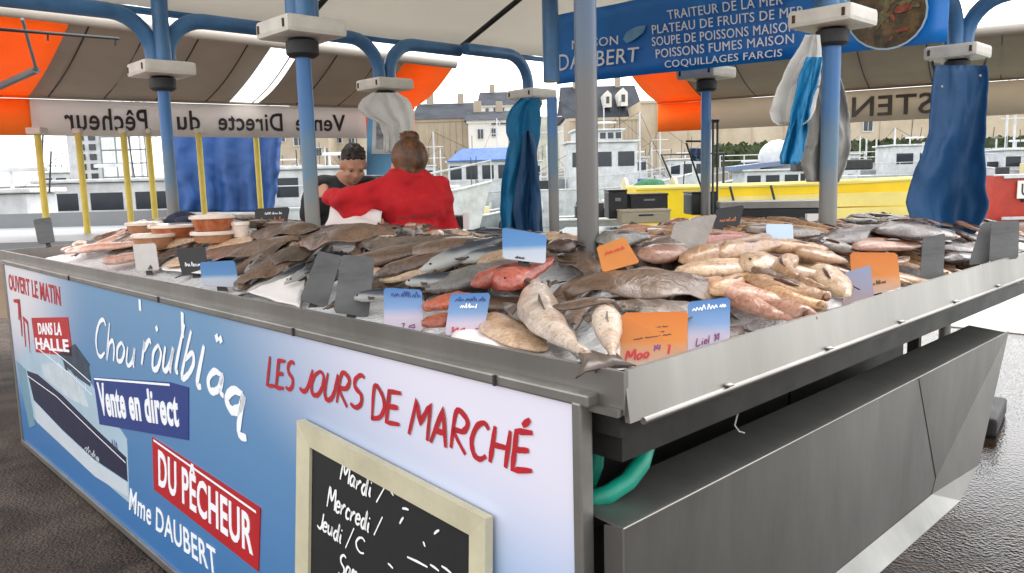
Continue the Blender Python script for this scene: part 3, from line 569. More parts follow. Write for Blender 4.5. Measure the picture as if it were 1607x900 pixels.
# awnings: canvas slope, hanging valance, seams, roller tube
def lerp(a, b, t): return a + (b - a) * t
def awning(label, top, bot, t_or, val_h, text=None, seams=6, canv=TAUPE, valm=WHITEC, strip=None, tub=True, inkm=INK, group='awnings round the stall'):
    """top/bot: two end points each of the upper edge and of the eaves; t_or = (lo, hi) fractions in orange beyond"""
    root = thing('awning', label, 'awning', (top[0] + bot[1]) / 2, group)
    def surf(t0, t1, mt, nm, lift=0.):
        m = MB(); n = max(2, int((t1 - t0) * 24)); rows = []
        for i in range(n + 1):
            t = lerp(t0, t1, i / n); a = lerp(top[0], top[1], t); b = lerp(bot[0], bot[1], t)
            rows.append([lerp(a, b, k / 8) - ZZ * (.035 * math.sin(math.pi * k / 8) * (1 + .4 * math.sin(t * 40))) + ZZ * lift for k in range(9)])
        m.grid(rows); return m.build(nm, mt, root, smooth='all', solid=.003)
    cuts = [0.] + [t for t in t_or if 0 < t < 1] + [1.]
    for i in range(len(cuts) - 1):
        mid = (cuts[i] + cuts[i + 1]) / 2; org = not (t_or[0] < mid < t_or[1])
        if strip and not org: surf(cuts[i], strip[0], canv, 'canvas'); surf(strip[1], cuts[i + 1], canv, 'canvas')
        else: surf(cuts[i], cuts[i + 1], ORANGE if org else canv, 'canvas')
        m = MB(); n = 30; rows = []
        for k in range(n + 1):
            t = lerp(cuts[i], cuts[i + 1], k / n); b = lerp(bot[0], bot[1], t); wv = (bot[1] - bot[0]).cross(ZZ).normalized() * (.006 * math.sin(t * 60))
            rows.append([b - ZZ * .02 + wv * .3, b - ZZ * (val_h * .5) + wv, b - ZZ * (val_h + .02) + wv * 1.6])
        m.grid(rows); v_ = m.build('valance', ORANGE if org else valm, root, smooth='all', solid=.004)
        m = MB(); m.tube([lerp(bot[0], bot[1], cuts[i]), lerp(bot[0], bot[1], cuts[i + 1])], .018, 8); m.tube([lerp(bot[0], bot[1], cuts[i]) + ZZ * .05 - (bot[0] - top[0]) * .06, lerp(bot[0], bot[1], cuts[i + 1]) + ZZ * .05 - (bot[0] - top[0]) * .06], .012, 8)
        m.build('front_bar', canv if not org else ORANGE, root, smooth=True)
        if text and not org:
            nr = (bot[1] - bot[0]).normalized().cross(ZZ); nr = nr if nr.dot(CP - bot[0]) > 0 else -nr
            m = MB()
            for body, q in text:
                def tx(x):
                    lo, hi = 0., 1.
                    pxx = lambda t: 803.5 + F * (lerp(bot[0], bot[1], t) - CP).dot(CR) / (lerp(bot[0], bot[1], t) - CP).dot(_f)
                    for _ in range(40):
                        md_ = (lo + hi) / 2
                        if pxx(md_) < x: lo = md_
                        else: hi = md_
                    return lo
                q = (tx(q[0]), tx(q[1]), q[2], q[3])
                ln = bot[1] - bot[0]; P_ = lambda t, h: bot[0] + ln * t - ZZ * (.02 + val_h * h) - nr * .004
                text_on(m, body, [P_(q[0], q[3]), P_(q[1], q[3]), P_(q[1], q[2]), P_(q[0], q[2])], nr, .012, mirror=True, th=.016)
            m.build('lettering', inkm, v_)
    m = MB()
    for k in range(1, seams):
        t = k / seams
        if t_or[0] < t < t_or[1]:
            m.tube([lerp(lerp(top[0], top[1], t), lerp(bot[0], bot[1], t), s_ / 6) - ZZ * (.037 * math.sin(math.pi * s_ / 6) + .004) for s_ in range(7)], .005, 5)
    m.build('seam', DARKGREY, root)
    if strip:
        surf(strip[0], strip[1], GAPLIGHT, 'gap_light_sheet')  # bright sheet set where the canvas is cut, in place of light through a gap
    if tub:
        m = MB(); m.tube([top[0], top[1]], .035, 10); m.build('roller_tube', mat('beige_roller_tube', rgb(206, 196, 182), .5, noise=.1), root, smooth=True)
    return root
bl0, bl1 = at(45, 151, 5.9), at(573, 167, 7.25); dl = bl1 - bl0
eb0, eb1 = bl0 - dl * .38, bl1 + dl * .185
tl0, tl1 = at(112, 29, 4.55), at(640, 92, 5.75); tdl = tl1 - tl0
et0, et1 = tl0 - tdl * .38, tl1 + tdl * .185
tt = lambda x: (x + .38) / 1.565
awning('taupe awning with orange ends, valance printed for direct sale by the fisherman', (et0, et1), (eb0, eb1), (tt(0), tt(1)), .27,
       text=[('Pêcheur', (97, 228, .22, .84)), ('du', (275, 311, .22, .8)), ('Directe', (340, 441, .24, .8)), ('Vente', (462, 540, .24, .78))], seams=11, strip=(tt(.545), tt(.635)))
br0, br1 = at(1104, 156, 7.9), at(1607, 121, 6.5); drr = br1 - br0
fb0, fb1 = br0 - drr * .18, br1 + drr * .5
tr0, tr1 = at(1060, 96, 6.3), at(1640, 40, 5.0); tdr = tr1 - tr0
awning('taupe awning with orange left end, cream valance lettered STEN', (tr0 - tdr * .18, tr1 + tdr * .45), (fb0, fb1), (.18 / 1.68, 1.1), .28,
       text=[('STEN', (1338, 1466, .2, .84))], seams=9, strip=((.18 + .37) / 1.68, (.18 + .45) / 1.68), inkm=INKS, valm=CREAMC)
# yellow poles below the left valance
for px, y1, d, lb in ((58, 318, 5.85, 'yellow pole with cream cap below the orange valance'), (122, 318, 6.0, 'thick yellow pole left of the white ship tower'), (193, 322, 6.2, 'yellow pole right of the white ship tower'), (232, 322, 6.35, 'ochre pole close behind the blue front post'),
                      (311, 335, 6.5, 'cream yellow pole before the blue tarpaulin, left one'), (401, 335, 6.8, 'bright yellow pole before the blue tarpaulin, right one')):
    t = at(px, 206, d); root = thing('awning_pole', lb, 'pole', (t.x, t.y, 0), 'yellow poles under the awning')
    m = MB(); m.tube([(t.x, t.y, 0), (t.x, t.y, t.z)], .024, 10); m.build('pole', POLEY, root, smooth=True)
    m = MB(); m.box((t.x, t.y, t.z + (.0 if px == 58 else .0)), (.11, .11, .05) if px == 58 else (.06, .06, .04), bev=.01); m.build('cap', COLLAR, root)
# folding-arm of the orange awning end
root = thing('folding_strut', 'thin grey folding arm crossing the orange awning end', 'strut', at(40, 90, 4.3))
m = MB(); m.tube([at(35, 30, 4.2), at(57, 110, 4.6)], .009, 8); m.tube([at(57, 110, 4.6), at(-10, 140, 4.9)], .022, 8); m.build('arm', GREYP, root, smooth=True)
root = thing('hanging_rail', 'thin dark rail with hooks below the orange awning', 'rail', at(90, 52, 4.0))
m = MB(); m.tube([at(-30, 44, 3.6), at(186, 61, 4.4)], .008, 8); m.build('rail', DARKGREY, root)
for px in (75, 181):
    m = MB(); m.tube([at(px, 50 + (px > 100) * 8, 3.98 + (px > 100) * .4), at(px, 64 + (px > 100) * 8, 3.98 + (px > 100) * .4)], .005, 6); m.build('hook', DARKGREY, root)

# blue tarpaulin hanging behind the left valance
def cloth(name, label, cat, rows, d, mt, folds=3, amp=.02, group=None, curl=0., thick=.004, ncol=26, seed=0, shade_in=0., dslope=0.):
    """rows = (y, x left, x right) in the photo; hung at d metres, folds of real depth"""
    rr = random.Random(seed); ph = [rr.uniform(0, 6.28) for _ in range(3)]; R_ = []
    ys = [r[0] for r in rows]; N = 30
    for i in range(N + 1):
        y = ys[0] + (ys[-1] - ys[0]) * i / N; k = max(j for j in range(len(ys) - 1) if ys[j] <= y + 1e-6) if y > ys[0] else 0
        t = (y - ys[k]) / (ys[k + 1] - ys[k]); t = max(0, min(1, t)); xl = lerp(rows[k][1], rows[k + 1][1], t); xr = lerp(rows[k][2], rows[k + 1][2], t); row = []
        for j in range(ncol + 1):
            s_ = j / ncol; g = .35 + .65 * i / N
            dep = amp * g * (math.sin(folds * 6.28 * s_ + ph[0] + .7 * math.sin(i * .2 + ph[1])) + .25 * math.sin(folds * 9 * s_ + ph[2])) + curl * g * (2 * s_ - 1) ** 2
            dep -= .03 * g * max(0., 1 - 5 * abs(mnoise.noise((s_ * 3.2 + seed * 3, i * .06 + .1 * s_, 2.)))) ** 1.5; dep += .012 * g * mnoise.noise((s_ * 5 + seed, i * .22, 1.)) + .006 * mnoise.noise((s_ * 14, i * .5 + seed, 7.)); row.append(at(xl + (xr - xl) * s_ + (xr - xl) * .03 * mnoise.noise((i * .3, seed, s_ * 2)), y, d + dep + dslope * i / N))
        R_.append(row)
    m = MB(); m.grid(R_); c = at((rows[0][1] + rows[0][2]) / 2, rows[0][0], d)
    o = m.build(name, mt, None, smooth='all', loc=c, solid=thick)
    return tag(o, label, cat, group) if label else o
cloth('tarpaulin', 'royal blue tarpaulin hanging in folds below the white valance', 'tarpaulin', [(203, 257, 441), (260, 259, 439), (333, 266, 430)], 7.3, BLUEC, 5, .05, seed=2)

# ================================================================== FISH COUNTER
UL, VR = 4.36, 3.9
def Hf(a, b):
    """height of the heaped ice"""
    q = min(a, b); ar = a if a < b else b
    h = 1.03 + .15 * sm(0, .72, q) - .10 * sm(1.0, 1.3, q)
    h += .018 * mnoise.noise((a * 3.1, b * 3.1, 4.))
    h -= .045 * math.exp(-((a - .5) ** 2 + (b - .5) ** 2) / .09)
    if a > b: h += .02 * sm(2.4, 3.0, a) - .09 * sm(3.9, 4.35, a)
    else: h -= .05 * sm(1.7, 2.6, b)
    return h
def heap(x, y, lift=0.):
    r = ray(x, y); t = .8
    while t < 9:
        p = CP + r * t; a, b = uv(p)
        if -.02 < a < UL + .05 and -.02 < b < VR + .1 and (a < 1.3 or b < 1.3) and p.z < Hf(a, b) + lift: return p
        t += .004
    return CP + r * 3.4
counter = thing('fish_counter', 'long steel fish counter with sloped display trays, turning the corner', 'counter', W(0.6, .6, 0))
AX = (UU, VV, ZZ)
m = MB()  # rims: thin folded steel, the top edge at rim height
m.prism([W(-.004, 0, ZR), W(UL, 0, ZR), W(UL, .0, ZR - .072), W(-.004, .0, ZR - .072)], VV * .012)
m.prism([W(.0, -.012, ZR - .062), W(UL, -.012, ZR - .062), W(UL, -.012, ZR - .074), W(0, -.012, ZR - .074)], VV * .011)
m.prism([W(UL, 0, ZR), W(UL, 1.3, ZR + .02), W(UL, 1.3, ZR - .1), W(UL, 0, ZR - .1)], UU * .012)
m.build('front_rim', STEEL, counter)
m = MB()
m.prism([W(-.0, .006, ZR), W(0, VR, ZR), W(-.012, VR, ZR - .085), W(-.012, .006, ZR - .085)], UU * .01)
m.build('side_rim', STEEL, counter)
m = MB(); m.tube([W(-.012, .04, ZR - .088), W(-.012, VR, ZR - .088)], .0065, 10); m.build('lip_rail', STEEL, counter, smooth=True)
for k in range(9):
    m = MB(); p = W(-.014, .3 + .42 * k, ZR - .078); m.ell(p, (.012, .012, .004), 8, 5); m.build('rivet', TRIM, counter, smooth=True)
m = MB(); m.prism([W(.02, .02, ZR - .12), W(UL - .02, .02, ZR - .12), W(UL - .02, 1.28, ZR - .12), W(1.28, 1.28, ZR - .12), W(1.28, VR - .02, ZR - .12), W(.02, VR - .02, ZR - .12)], (0, 0, .04)); m.build('tray_floor', DARKSTEEL, counter)
m = MB(); m.box(W(.14, VR / 2, ZR - .15), (.2, VR - .1, .05), AX); m.box(W(.3, VR / 2 + .1, ZR - .19), (.04, VR - .3, .06), AX); m.build('under_beam', DARKSTEEL, counter)
for (a, b) in ((.8, 2.3), (.8, 3.6), (1.2, 3.6), (UL - .2, .3), (UL - .2, 1.2), (1.15, 1.4), (.3, .25)):
    m = MB(); m.box(W(a, b, (ZR - .16) / 2), (.06, .04, ZR - .16), AX); m.build('leg', DARKSTEEL, counter)
m = MB(); m.prism([W(.32, .12, .12), W(UL - .1, .12, .12), W(UL - .1, 1.2, .12), W(.32, 1.2, .12)], (0, 0, ZR - .3)); m.prism([W(.32, 1.21, .12), W(1.2, 1.21, .12), W(1.2, 2.1, .12), W(.32, 2.1, .12)], (0, 0, ZR - .3)); m.build('cabinet', DARKSTEEL, counter)  # added dark blocks, standing in for the shade under the open trays
# back wall of the heap trays
m = MB(); m.prism([W(1.31, 1.31, ZR + .06), W(UL, 1.31, ZR + .06), W(UL, 1.31, ZR - .16), W(1.31, 1.31, ZR - .16)], VV * .01); m.prism([W(1.31, 1.32, ZR + .02), W(1.31, VR, ZR + .0), W(1.31, VR, ZR - .16), W(1.31, 1.32, ZR - .16)], UU * .01); m.build('back_rim', STEEL, counter)
# ice bed
m = MB(); rows = []; NA, NB = 110, 32
for i in range(NA + 1):
    a = .012 + (UL - .024) * i / NA; rows.append([W(a, .014 + 1.28 * j / NB, min(Hf(a, .014 + 1.28 * j / NB), 9) - .012 + .006 * mnoise.noise((a * 30, j * 1.3, 0))) for j in range(NB + 1)])
m.grid(rows); rows = []
for i in range(66):
    b = 1.294 + (VR - 1.31) * i / 65; rows.append([W(.012 + 1.28 * j / NB, b, Hf(.012 + 1.28 * j / NB, b) - .012 + .006 * mnoise.noise((b * 30, j * 1.3, 5))) for j in range(NB + 1)])
m.grid(rows); o = m.build('crushed_ice', ICE, None, smooth='all', loc=W(2, .6, 1)); tag(o, 'bed of white crushed ice under the fish', 'ice'); o['kind'] = 'stuff'

# ---------------------------------------------------------------- printed front panel
SM = bpy.data.materials.new('printed_panel_gradient'); SM.use_nodes = True
t = SM.node_tree; b = t.nodes['Principled BSDF']; b.inputs['Roughness'].default_value = .32; L = t.links.new
tc = t.nodes.new('ShaderNodeTexCoord')
def spot(x, z, rx, rz):
    mp = t.nodes.new('ShaderNodeMapping'); mp.inputs['Location'].default_value = (-x / rx, 0, -z / rz); mp.inputs['Scale'].default_value = (1 / rx, 0, 1 / rz); L(tc.outputs['Object'], mp.inputs[0])
    g = t.nodes.new('ShaderNodeTexGradient'); g.gradient_type = 'SPHERICAL'; L(mp.outputs[0], g.inputs[0])
    r = t.nodes.new('ShaderNodeMapRange'); r.interpolation_type = 'SMOOTHSTEP'; r.inputs['From Max'].default_value = .75; L(g.outputs['Fac'], r.inputs[0]); return r.outputs[0]
# object origin at W(0, 0, 0); local x = -u
base = t.nodes.new('ShaderNodeValToRGB'); sx = t.nodes.new('ShaderNodeSeparateXYZ'); L(tc.outputs['Object'], sx.inputs[0])
base.color_ramp.elements[0].color = rgb(52, 112, 172); base.color_ramp.elements[1].color = rgb(112, 152, 188); base.color_ramp.elements[0].position = 0; base.color_ramp.elements[1].position = 1; L(sx.outputs['Z'], base.inputs[0])
def mixin(src, fac, c):
    mx = t.nodes.new('ShaderNodeMix'); mx.data_type = 'RGBA'; mx.inputs['B'].default_value = c; L(src, mx.inputs['A']); L(fac, mx.inputs['Factor']); return mx.outputs['Result']
s_ = mixin(base.outputs[0], spot(.0, .55, 1.0, 1.1), rgb(120, 172, 220))
s_ = mixin(s_, spot(-.05, 1.08, 1.6, .62), rgb(226, 222, 236)); s_ = mixin(s_, spot(-4.2, 1.0, 1.5, .8), rgb(224, 222, 228)); L(s_, b.inputs['Base Color'])
sign = thing('sign_panel', 'blue printed front panel of the stall with red and white lettering', 'sign', W(0, 0, 0), rz=-TH)
def LC(p):  # world -> panel local
    d = p - C3; return V((-d.dot(UU), d.dot(VV), d.z))
XL = lambda a: -a
m = MB(); m.box((-2.13, -.012, .535), (4.1, .02, .985)); m.build('board', SM, sign, local=True)
m = MB(); m.box((-.074, -.014, .535), (.02, .032, .99), bev=.004); m.box((-4.19, -.014, .535), (.025, .032, .99), bev=.004)
m.box((-2.13, -.013, 1.035), (4.16, .03, .022), bev=.004); m.box((-2.13, -.014, .03), (4.16, .034, .03), bev=.004); m.build('edge_trim', TRIM, sign, local=True)
for px, py in ((120, 440), (263, 474), (477, 522), (795, 600)):
    q = LC(front(px, py)); m = MB(); m.box((q.x, -.03, 1.035), (.006, .006, .02)); m.build('clip', DARKGREY, sign, local=True)
FN = V((0, -1, 0)); FY = -.0225
def fq(*pp):   # photo pixels on the panel -> local points
    o = []
    for x, y in pp: q = LC(front(x, y, -.022)); o.append(V((q.x, FY, q.z)))
    return o
def flat(name, mt, pts, th=.0015, parent=None, lift=0.):
    m = MB(); P = [p + FN * lift for p in fq(*pts)]; m.prism(P, FN * th); return m.build(name, mt, parent or sign, local=True)
rnd = random.Random(11)
# printed boat picture
flat('boat_picture', mat('print_pale_blue', rgb(176, 200, 216), .4, noise=.15, nscale=3), [(33, 560), (62, 520), (110, 555), (142, 575), (142, 600), (200, 690), (204, 790), (140, 735), (46, 650)], .001)
flat('boat_picture', mat('print_slate', rgb(66, 84, 104), .4, noise=.5, nscale=9), [(92, 556), (118, 540), (141, 572), (143, 607), (118, 590)], .002)
flat('boat_picture', mat('print_navy', rgb(40, 44, 74), .4, noise=.3, nscale=4), [(43, 582), (60, 588), (100, 622), (150, 672), (199, 718), (201, 756), (150, 722), (100, 676), (54, 628)], .002)
flat('boat_picture', mat('print_white_hull', rgb(206, 214, 222), .4, noise=.1, nscale=4), [(54, 630), (100, 679), (150, 725), (201, 759), (202, 780), (150, 748), (58, 662)], .002)
flat('boat_picture', mat('print_teal', rgb(120, 158, 176), .4, noise=.2, nscale=4), [(26, 566), (41, 580), (56, 668), (47, 672)], .002)
m = MB()
for ln_ in (((62, 548), (90, 570), (118, 592), (146, 620)), ((64, 536), (92, 556), (118, 577), (144, 600)), ((45, 590), (90, 622), (150, 680), (199, 726))):
    hp = fq(*ln_)
    for i in range(3): ribbon(m, [(0, 0), (.5, 0), (1, 0)], .005, lambda x, y, i=i: hp[i] + (hp[i + 1] - hp[i]) * x + FN * .002, FN, 0)
for k in range(6):
    hp = fq((66 + k * 14, 540 + k * 12.5), (66 + k * 14, 552 + k * 12.5)); ribbon(m, [(0, 0), (.5, 0), (1, 0)], .004, lambda x, y: hp[0] + (hp[1] - hp[0]) * x + FN * .002, FN, 0)
m.build('rail_print', WPRINT, sign, local=True)
flat('window_print', mat('print_window', rgb(52, 66, 84), .4), [(100, 566), (112, 562), (116, 578), (104, 582)], .0026); flat('window_print', mat('print_window', None), [(119, 572), (130, 571), (133, 590), (122, 588)], .0026)
flat('cabin_print', mat('print_cabin', rgb(206, 216, 224), .4, noise=.2, nscale=12), [(66, 572), (92, 570), (128, 606), (140, 640), (110, 626), (70, 592)], .0024)
m = MB(); scribble(m, fq((140, 690), (188, 716), (184, 690), (142, 672)), FN, .006, 7, rnd); m.build('lettering', NAVYBOX, sign, local=True)
m = MB(); scribble(m, fq((134, 706), (156, 726), (157, 712), (136, 698)), FN, .005, 4, rnd); m.build('lettering', WPRINT, sign, local=True)
# red writing at the left
m = MB(); text_on(m, 'OUVERT LE MATIN', fq((15, 455), (96, 481), (94, 450), (13, 430)), FN, .02)
m.build('lettering', RPRINT, sign, local=True)
m = MB(); q = fq((26, 548), (52, 555), (48, 480), (22, 470))
for st in ([(.0, .97), (.3, 1), (.28, .62)], [(.36, 1.05), (.42, .3)], [(.5, .7), (.78, .62), (.85, .0)], [(.55, .7), (.6, .1)]): ribbon(m, [tuple(st[i][j] + (st[i + 1][j] - st[i][j]) * k / 4 for j in range(2)) for i in range(len(st) - 1) for k in range(5)], .022, lambda a, b: bil(q, a, b), FN)
m.build('lettering', RPRINT, sign, local=True)
rb = flat('red_box', REDBOX, [(50, 499), (107, 498), (115, 560), (57, 553)], .002)
m = MB()
text_on(m, 'DANS LA', [p + FN * .002 for p in fq((62, 525), (98, 527), (97, 506), (60, 507))], FN, .03); text_on(m, 'HALLE', [p + FN * .002 for p in fq((58, 548), (110, 553), (108, 533), (56, 530))], FN, .03); m.build('lettering', WPRINT, rb, local=True)
nb = flat('navy_box', NAVYBOX, [(147, 592), (268, 600), (297, 608), (297, 691), (157, 666)], .002)
m = MB(); text_on(m, 'Vente en direct', [p + FN * .002 for p in fq((160, 652), (283, 671), (279, 616), (153, 600))], FN, .03); m.build('lettering', WPRINT, nb, local=True)
m = MB(); ribbon(m, [(0, .5), (.5, .5), (1, .5)], .008, lambda a, b: bil([p + FN * .002 for p in fq((149, 596), (268, 606), (268, 602), (149, 593))], a, b), FN, 0); m.build('lettering', WPRINT, nb, local=True)
pb = flat('red_box', REDBOX, [(240, 686), (410, 797), (407, 897), (243, 768)], .003)
m = MB(); text_on(m, 'DU PÊCHEUR', [p + FN * .003 for p in fq((251, 762), (399, 872), (398, 795), (250, 690))], FN, .02); m.build('lettering', WPRINT, pb, local=True)
m = MB(); ribbon(m, [(0, .5), (.5, .5), (1, .5)], .008, lambda a, b: bil([p + FN * .003 for p in fq((243, 692), (404, 806), (405, 801), (243, 689))], a, b), FN, 0); m.build('lettering', WPRINT, pb, local=True)
m = MB(); text_on(m, 'Mme DAUBERT', fq((203, 800), (342, 905), (338, 862), (205, 766)), FN, .01); m.build('lettering', WPRINT, sign, local=True)
# white script shop name
m = MB(); hand(m, 'Chou', fq((150, 560), (212, 574), (216, 520), (150, 500)), FN, .018, .12, .1, rnd); m.build('lettering', WPRINT, sign, local=True); m = MB()
hand(m, 'roulb', fq((222, 574), (300, 590), (312, 520), (226, 500)), FN, .02, .12, .1, rnd); m.build('lettering', WPRINT, sign, local=True); m = MB(); hand(m, 'la', fq((306, 606), (352, 622), (352, 560), (312, 545)), FN, .024, .12, .1, rnd)
hand(m, 'q', fq((352, 640), (392, 652), (392, 592), (352, 580)), FN, .03, .12, .1, rnd)
for st in ([(220, 470), (221, 488)], [(287, 490), (288, 530)], [(246, 512), (248, 520)], [(340, 525), (343, 536)], [(346, 528), (349, 538)]):
    ribbon(m, [(0, .5), (.5, .5), (1, .5)], .022, lambda a, b, st=st: fq((st[0][0] + (st[1][0] - st[0][0]) * a, st[0][1] + (st[1][1] - st[0][1]) * a))[0], FN, 0)
m.build('lettering', WPRINT, sign, local=True)
# LES JOURS DE MARCHE, brushed in red
m = MB()
for wd, qd in (('LES', [(420, 606), (460, 614), (462, 571), (423, 560)]), ('JOURS', [(469, 613), (568, 644), (572, 592), (478, 580)]), ('DE', [(583, 656), (628, 668), (630, 617), (585, 604)]), ('MARCH', [(643, 680), (795, 734), (800, 676), (650, 624)]), ('\u00c9', [(805, 736), (836, 740), (836, 678), (808, 672)])):
    m = MB(); hand(m, wd, fq(*qd), FN, .0125, .14, .04, rnd, False); m.build('lettering', RPRINT, sign, local=True)
# chalkboard fixed on the panel, leaning out at the foot
cb = thing('chalkboard', 'black chalkboard in a pale wooden frame hung on the blue panel', 'chalkboard', W(.66, -.03, .5), rz=-TH)
q0 = [V((-.995, -.03, .815)), V((-.288, -.03, .768)), V((-.292, -.055, .22)), V((-1.035, -.055, .24))]   # tl tr br bl in panel space
off = V((-.66, -.03, .5)); q0 = [p - off for p in q0]
nrm = (q0[1] - q0[0]).cross(q0[3] - q0[0]).normalized(); nrm = nrm if nrm.y < 0 else -nrm
CBq = [q0[3], q0[2], q0[1], q0[0]]
m = MB(); m.prism([bil(CBq, a, b) for a, b in ((.06, .07), (.94, .07), (.94, .93), (.06, .93))], nrm * .006); slate = m.build('slate', CHALKB, cb, local=True)
fw_ = .075
for sg in (((0, 0), (1, 0), (1 - fw_, fw_ * 1.3), (fw_, fw_ * 1.3)), ((0, 1), (1, 1), (1 - fw_, 1 - fw_ * 1.3), (fw_, 1 - fw_ * 1.3)), ((0, 0), (0, 1), (fw_, 1 - fw_ * 1.3), (fw_, fw_ * 1.3)), ((1, 0), (1, 1), (1 - fw_, 1 - fw_ * 1.3), (1 - fw_, fw_ * 1.3))):
    m = MB(); P = [bil(CBq, *s2) for s2 in sg]; P2 = [P[0] + nrm * .02, P[1] + nrm * .02, P[2] + nrm * .014, P[3] + nrm * .014]
    m.add(P + P2, [(3, 2, 1, 0), (4, 5, 6, 7), (0, 1, 5, 4), (1, 2, 6, 5), (2, 3, 7, 6), (3, 0, 4, 7)]); m.build('frame_rail', WOODF, cb, local=True)
def cpx(*pp):  # photo pixel on the slate plane -> chalkboard local
    o = []
    for x, y in pp:
        r = ray(x, y); org = W(.66, -.03, .5)
        tow = lambda q: org - UU * q.x + VV * q.y + ZZ * q.z
        A, B, D = tow(q0[0]), tow(q0[1]), tow(q0[3]); n = (B - A).cross(D - A).normalized(); n = n if n.dot(CP - A) > 0 else -n
        A = A + n * .0065; p = CP + r * ((A - CP).dot(n) / r.dot(n)); d = p - org; o.append(V((-d.dot(UU), d.dot(VV), d.z)))
    return o
m = MB()
for wd, qd, wdt in (('mardi'.replace('m', 'M'), [(535, 752), (582, 780), (584, 752), (537, 722)], .007), ('/', [(592, 786), (598, 790), (602, 764), (596, 760)], .006), ('Mercredi', [(514, 795), (580, 834), (582, 806), (516, 762)], .007), ('/', [(588, 838), (594, 842), (598, 812), (592, 808)], .006),
                    ('Jeudi', [(498, 826), (536, 852), (538, 826), (500, 800)], .007), ('/', [(544, 856), (550, 860), (554, 828), (548, 824)], .006), ('C', [(558, 860), (572, 872), (572, 846), (559, 838)], .006), ('Sam', [(532, 900), (560, 915), (562, 886), (534, 866)], .007)):
    m = MB(); hand(m, wd, cpx(*qd), nrm, wdt, .1, .12, rnd); m.build('lettering', CHALK, slate, local=True)
m = MB()
for a, b in (((612, 768), (618, 778)), ((632, 798), (642, 800)), ((628, 822), (634, 812)), ((682, 838), (690, 832)), ((665, 850), (668, 858)), ((640, 874), (672, 890)), ((676, 886), (690, 896)), ((694, 888), (710, 900)), ((610, 884), (618, 892))):
    hh = cpx(a, b); ribbon(m, [(0, 0), (.5, .1), (1, 0)], .006, lambda x, y: hh[0] + (hh[1] - hh[0]) * x + V((0, 0, .01)) * y, nrm)
m.build('lettering', CHALK, slate, local=True)

# ---------------------------------------------------------------- steel pan hung below the side tray
pan = thing('steel_pan', 'large dark steel folded tray hung below the right counter', 'steel tray', W(.0, .6, .4))
lip = .0; bk = .1
pA = side(935, 812, lip) ; pTR = side(1582, 521, lip); pBR1 = side(1528, 728, lip); pBR0 = side(1478, 765, lip + .0)
tlp = side(965, 838, lip); zt_, zb_ = tlp.z, side(1528, 728, lip).z
vR = uv(pTR)[1]; vB = uv(pBR1)[1]; vL = uv(tlp)[1]
zl = side(1310, 900, lip).z
vL = .0; bk = .04
L_ = [W(lip, vL, zt_), W(lip, vR, zt_), W(lip, 1.919, .403), W(lip, 1.742, .331), W(lip, vL, .328)]
B_ = [W(bk, vL + .004, zt_ - .006), W(bk, 1.44, zt_ - .022), W(bk, 1.63, .43), W(bk, 1.60, .384), W(bk, vL + .004, .382)]
m = MB(); m.prism(B_, UU * .004); m.build('back_plate', STEELD, pan)
m = MB(); n = 5
for i in range(4):
    A0, A1, B0, B1 = L_[i], L_[i + 1], B_[i], B_[i + 1]
    m.add([A0, A1, B1, B0], [(0, 1, 2, 3)])
m.add([L_[4], L_[0], B_[0], B_[4]], [(0, 1, 2, 3)])
o = m.build('flange', STEELD, pan, solid=.005)
m = MB(); m.tube(L_ + [L_[0]], .0022, 6); m.build('folded_edge', STEEL, pan)
m = MB()
m.prism([W(.006, vL + .004, zt_ + .001), W(.006, vR - .02, zt_ + .001), W(.12, vR - .02, zt_ + .012), W(.12, vL + .004, zt_ + .012)], (0, 0, -.005)); m.build('top_face', STEELD, pan); m = MB(); m.prism([W(.122, vL, zt_), W(.122, 1.9, zt_), W(.31, 1.9, zt_ - .2), W(.31, vL, zt_ - .2)], (0, 0, -.006)); m.build('shelf', DARKSTEEL, pan)
# green drain hose
m = MB(); P = [side(1012, 684, .10), side(1014, 700, .08), side(1006, 728, .07), side(985, 756, .07), side(955, 776, .08), side(930, 784, .1), side(895, 790, .14)]
pp = []
for i in range(len(P) - 1): pp += [lerp(P[i], P[i + 1], k / 5) for k in range(5)]
m.tube(pp, .017, 12); tag(m.build('drain_hose', HOSE, None, smooth=True, loc=P[0]), 'green rubber hose curving out below the counter corner', 'hose')
m = MB(); P = [side(926, 660, .16), side(938, 690, .15), side(936, 730, .15), side(924, 760, .16)]; pp = []
for i in range(3): pp += [lerp(P[i], P[i + 1], k / 5) for k in range(6)]
m.tube(pp, .014, 12); tag(m.build('drain_hose', HOSE, None, smooth=True, loc=P[0]), 'short green hose piece beside the blue panel edge', 'hose')
m = MB(); m.tube([side(1157, 612, .05), side(1160, 640, .05), side(1153, 668, .05), side(1160, 678, .04), side(1168, 680, .04)], .002, 6); tag(m.build('wire_hook', TRIM, None, loc=side(1157, 612, .05)), 'thin bent wire hook hanging under the right tray', 'hook')
p = hit(1588, 684, V((0, 0, 0)), ZZ); m = MB(); m.box(p + V((0, .2, .05)), (.12, .5, .1), (V((.8, -.6, 0)), V((.6, .8, 0)), ZZ), bev=.02)
tag(m.build('rubber_kerb', DARKGREY, None, loc=p), 'black rubber ramp block on the wet ground right of the pan', 'ramp')

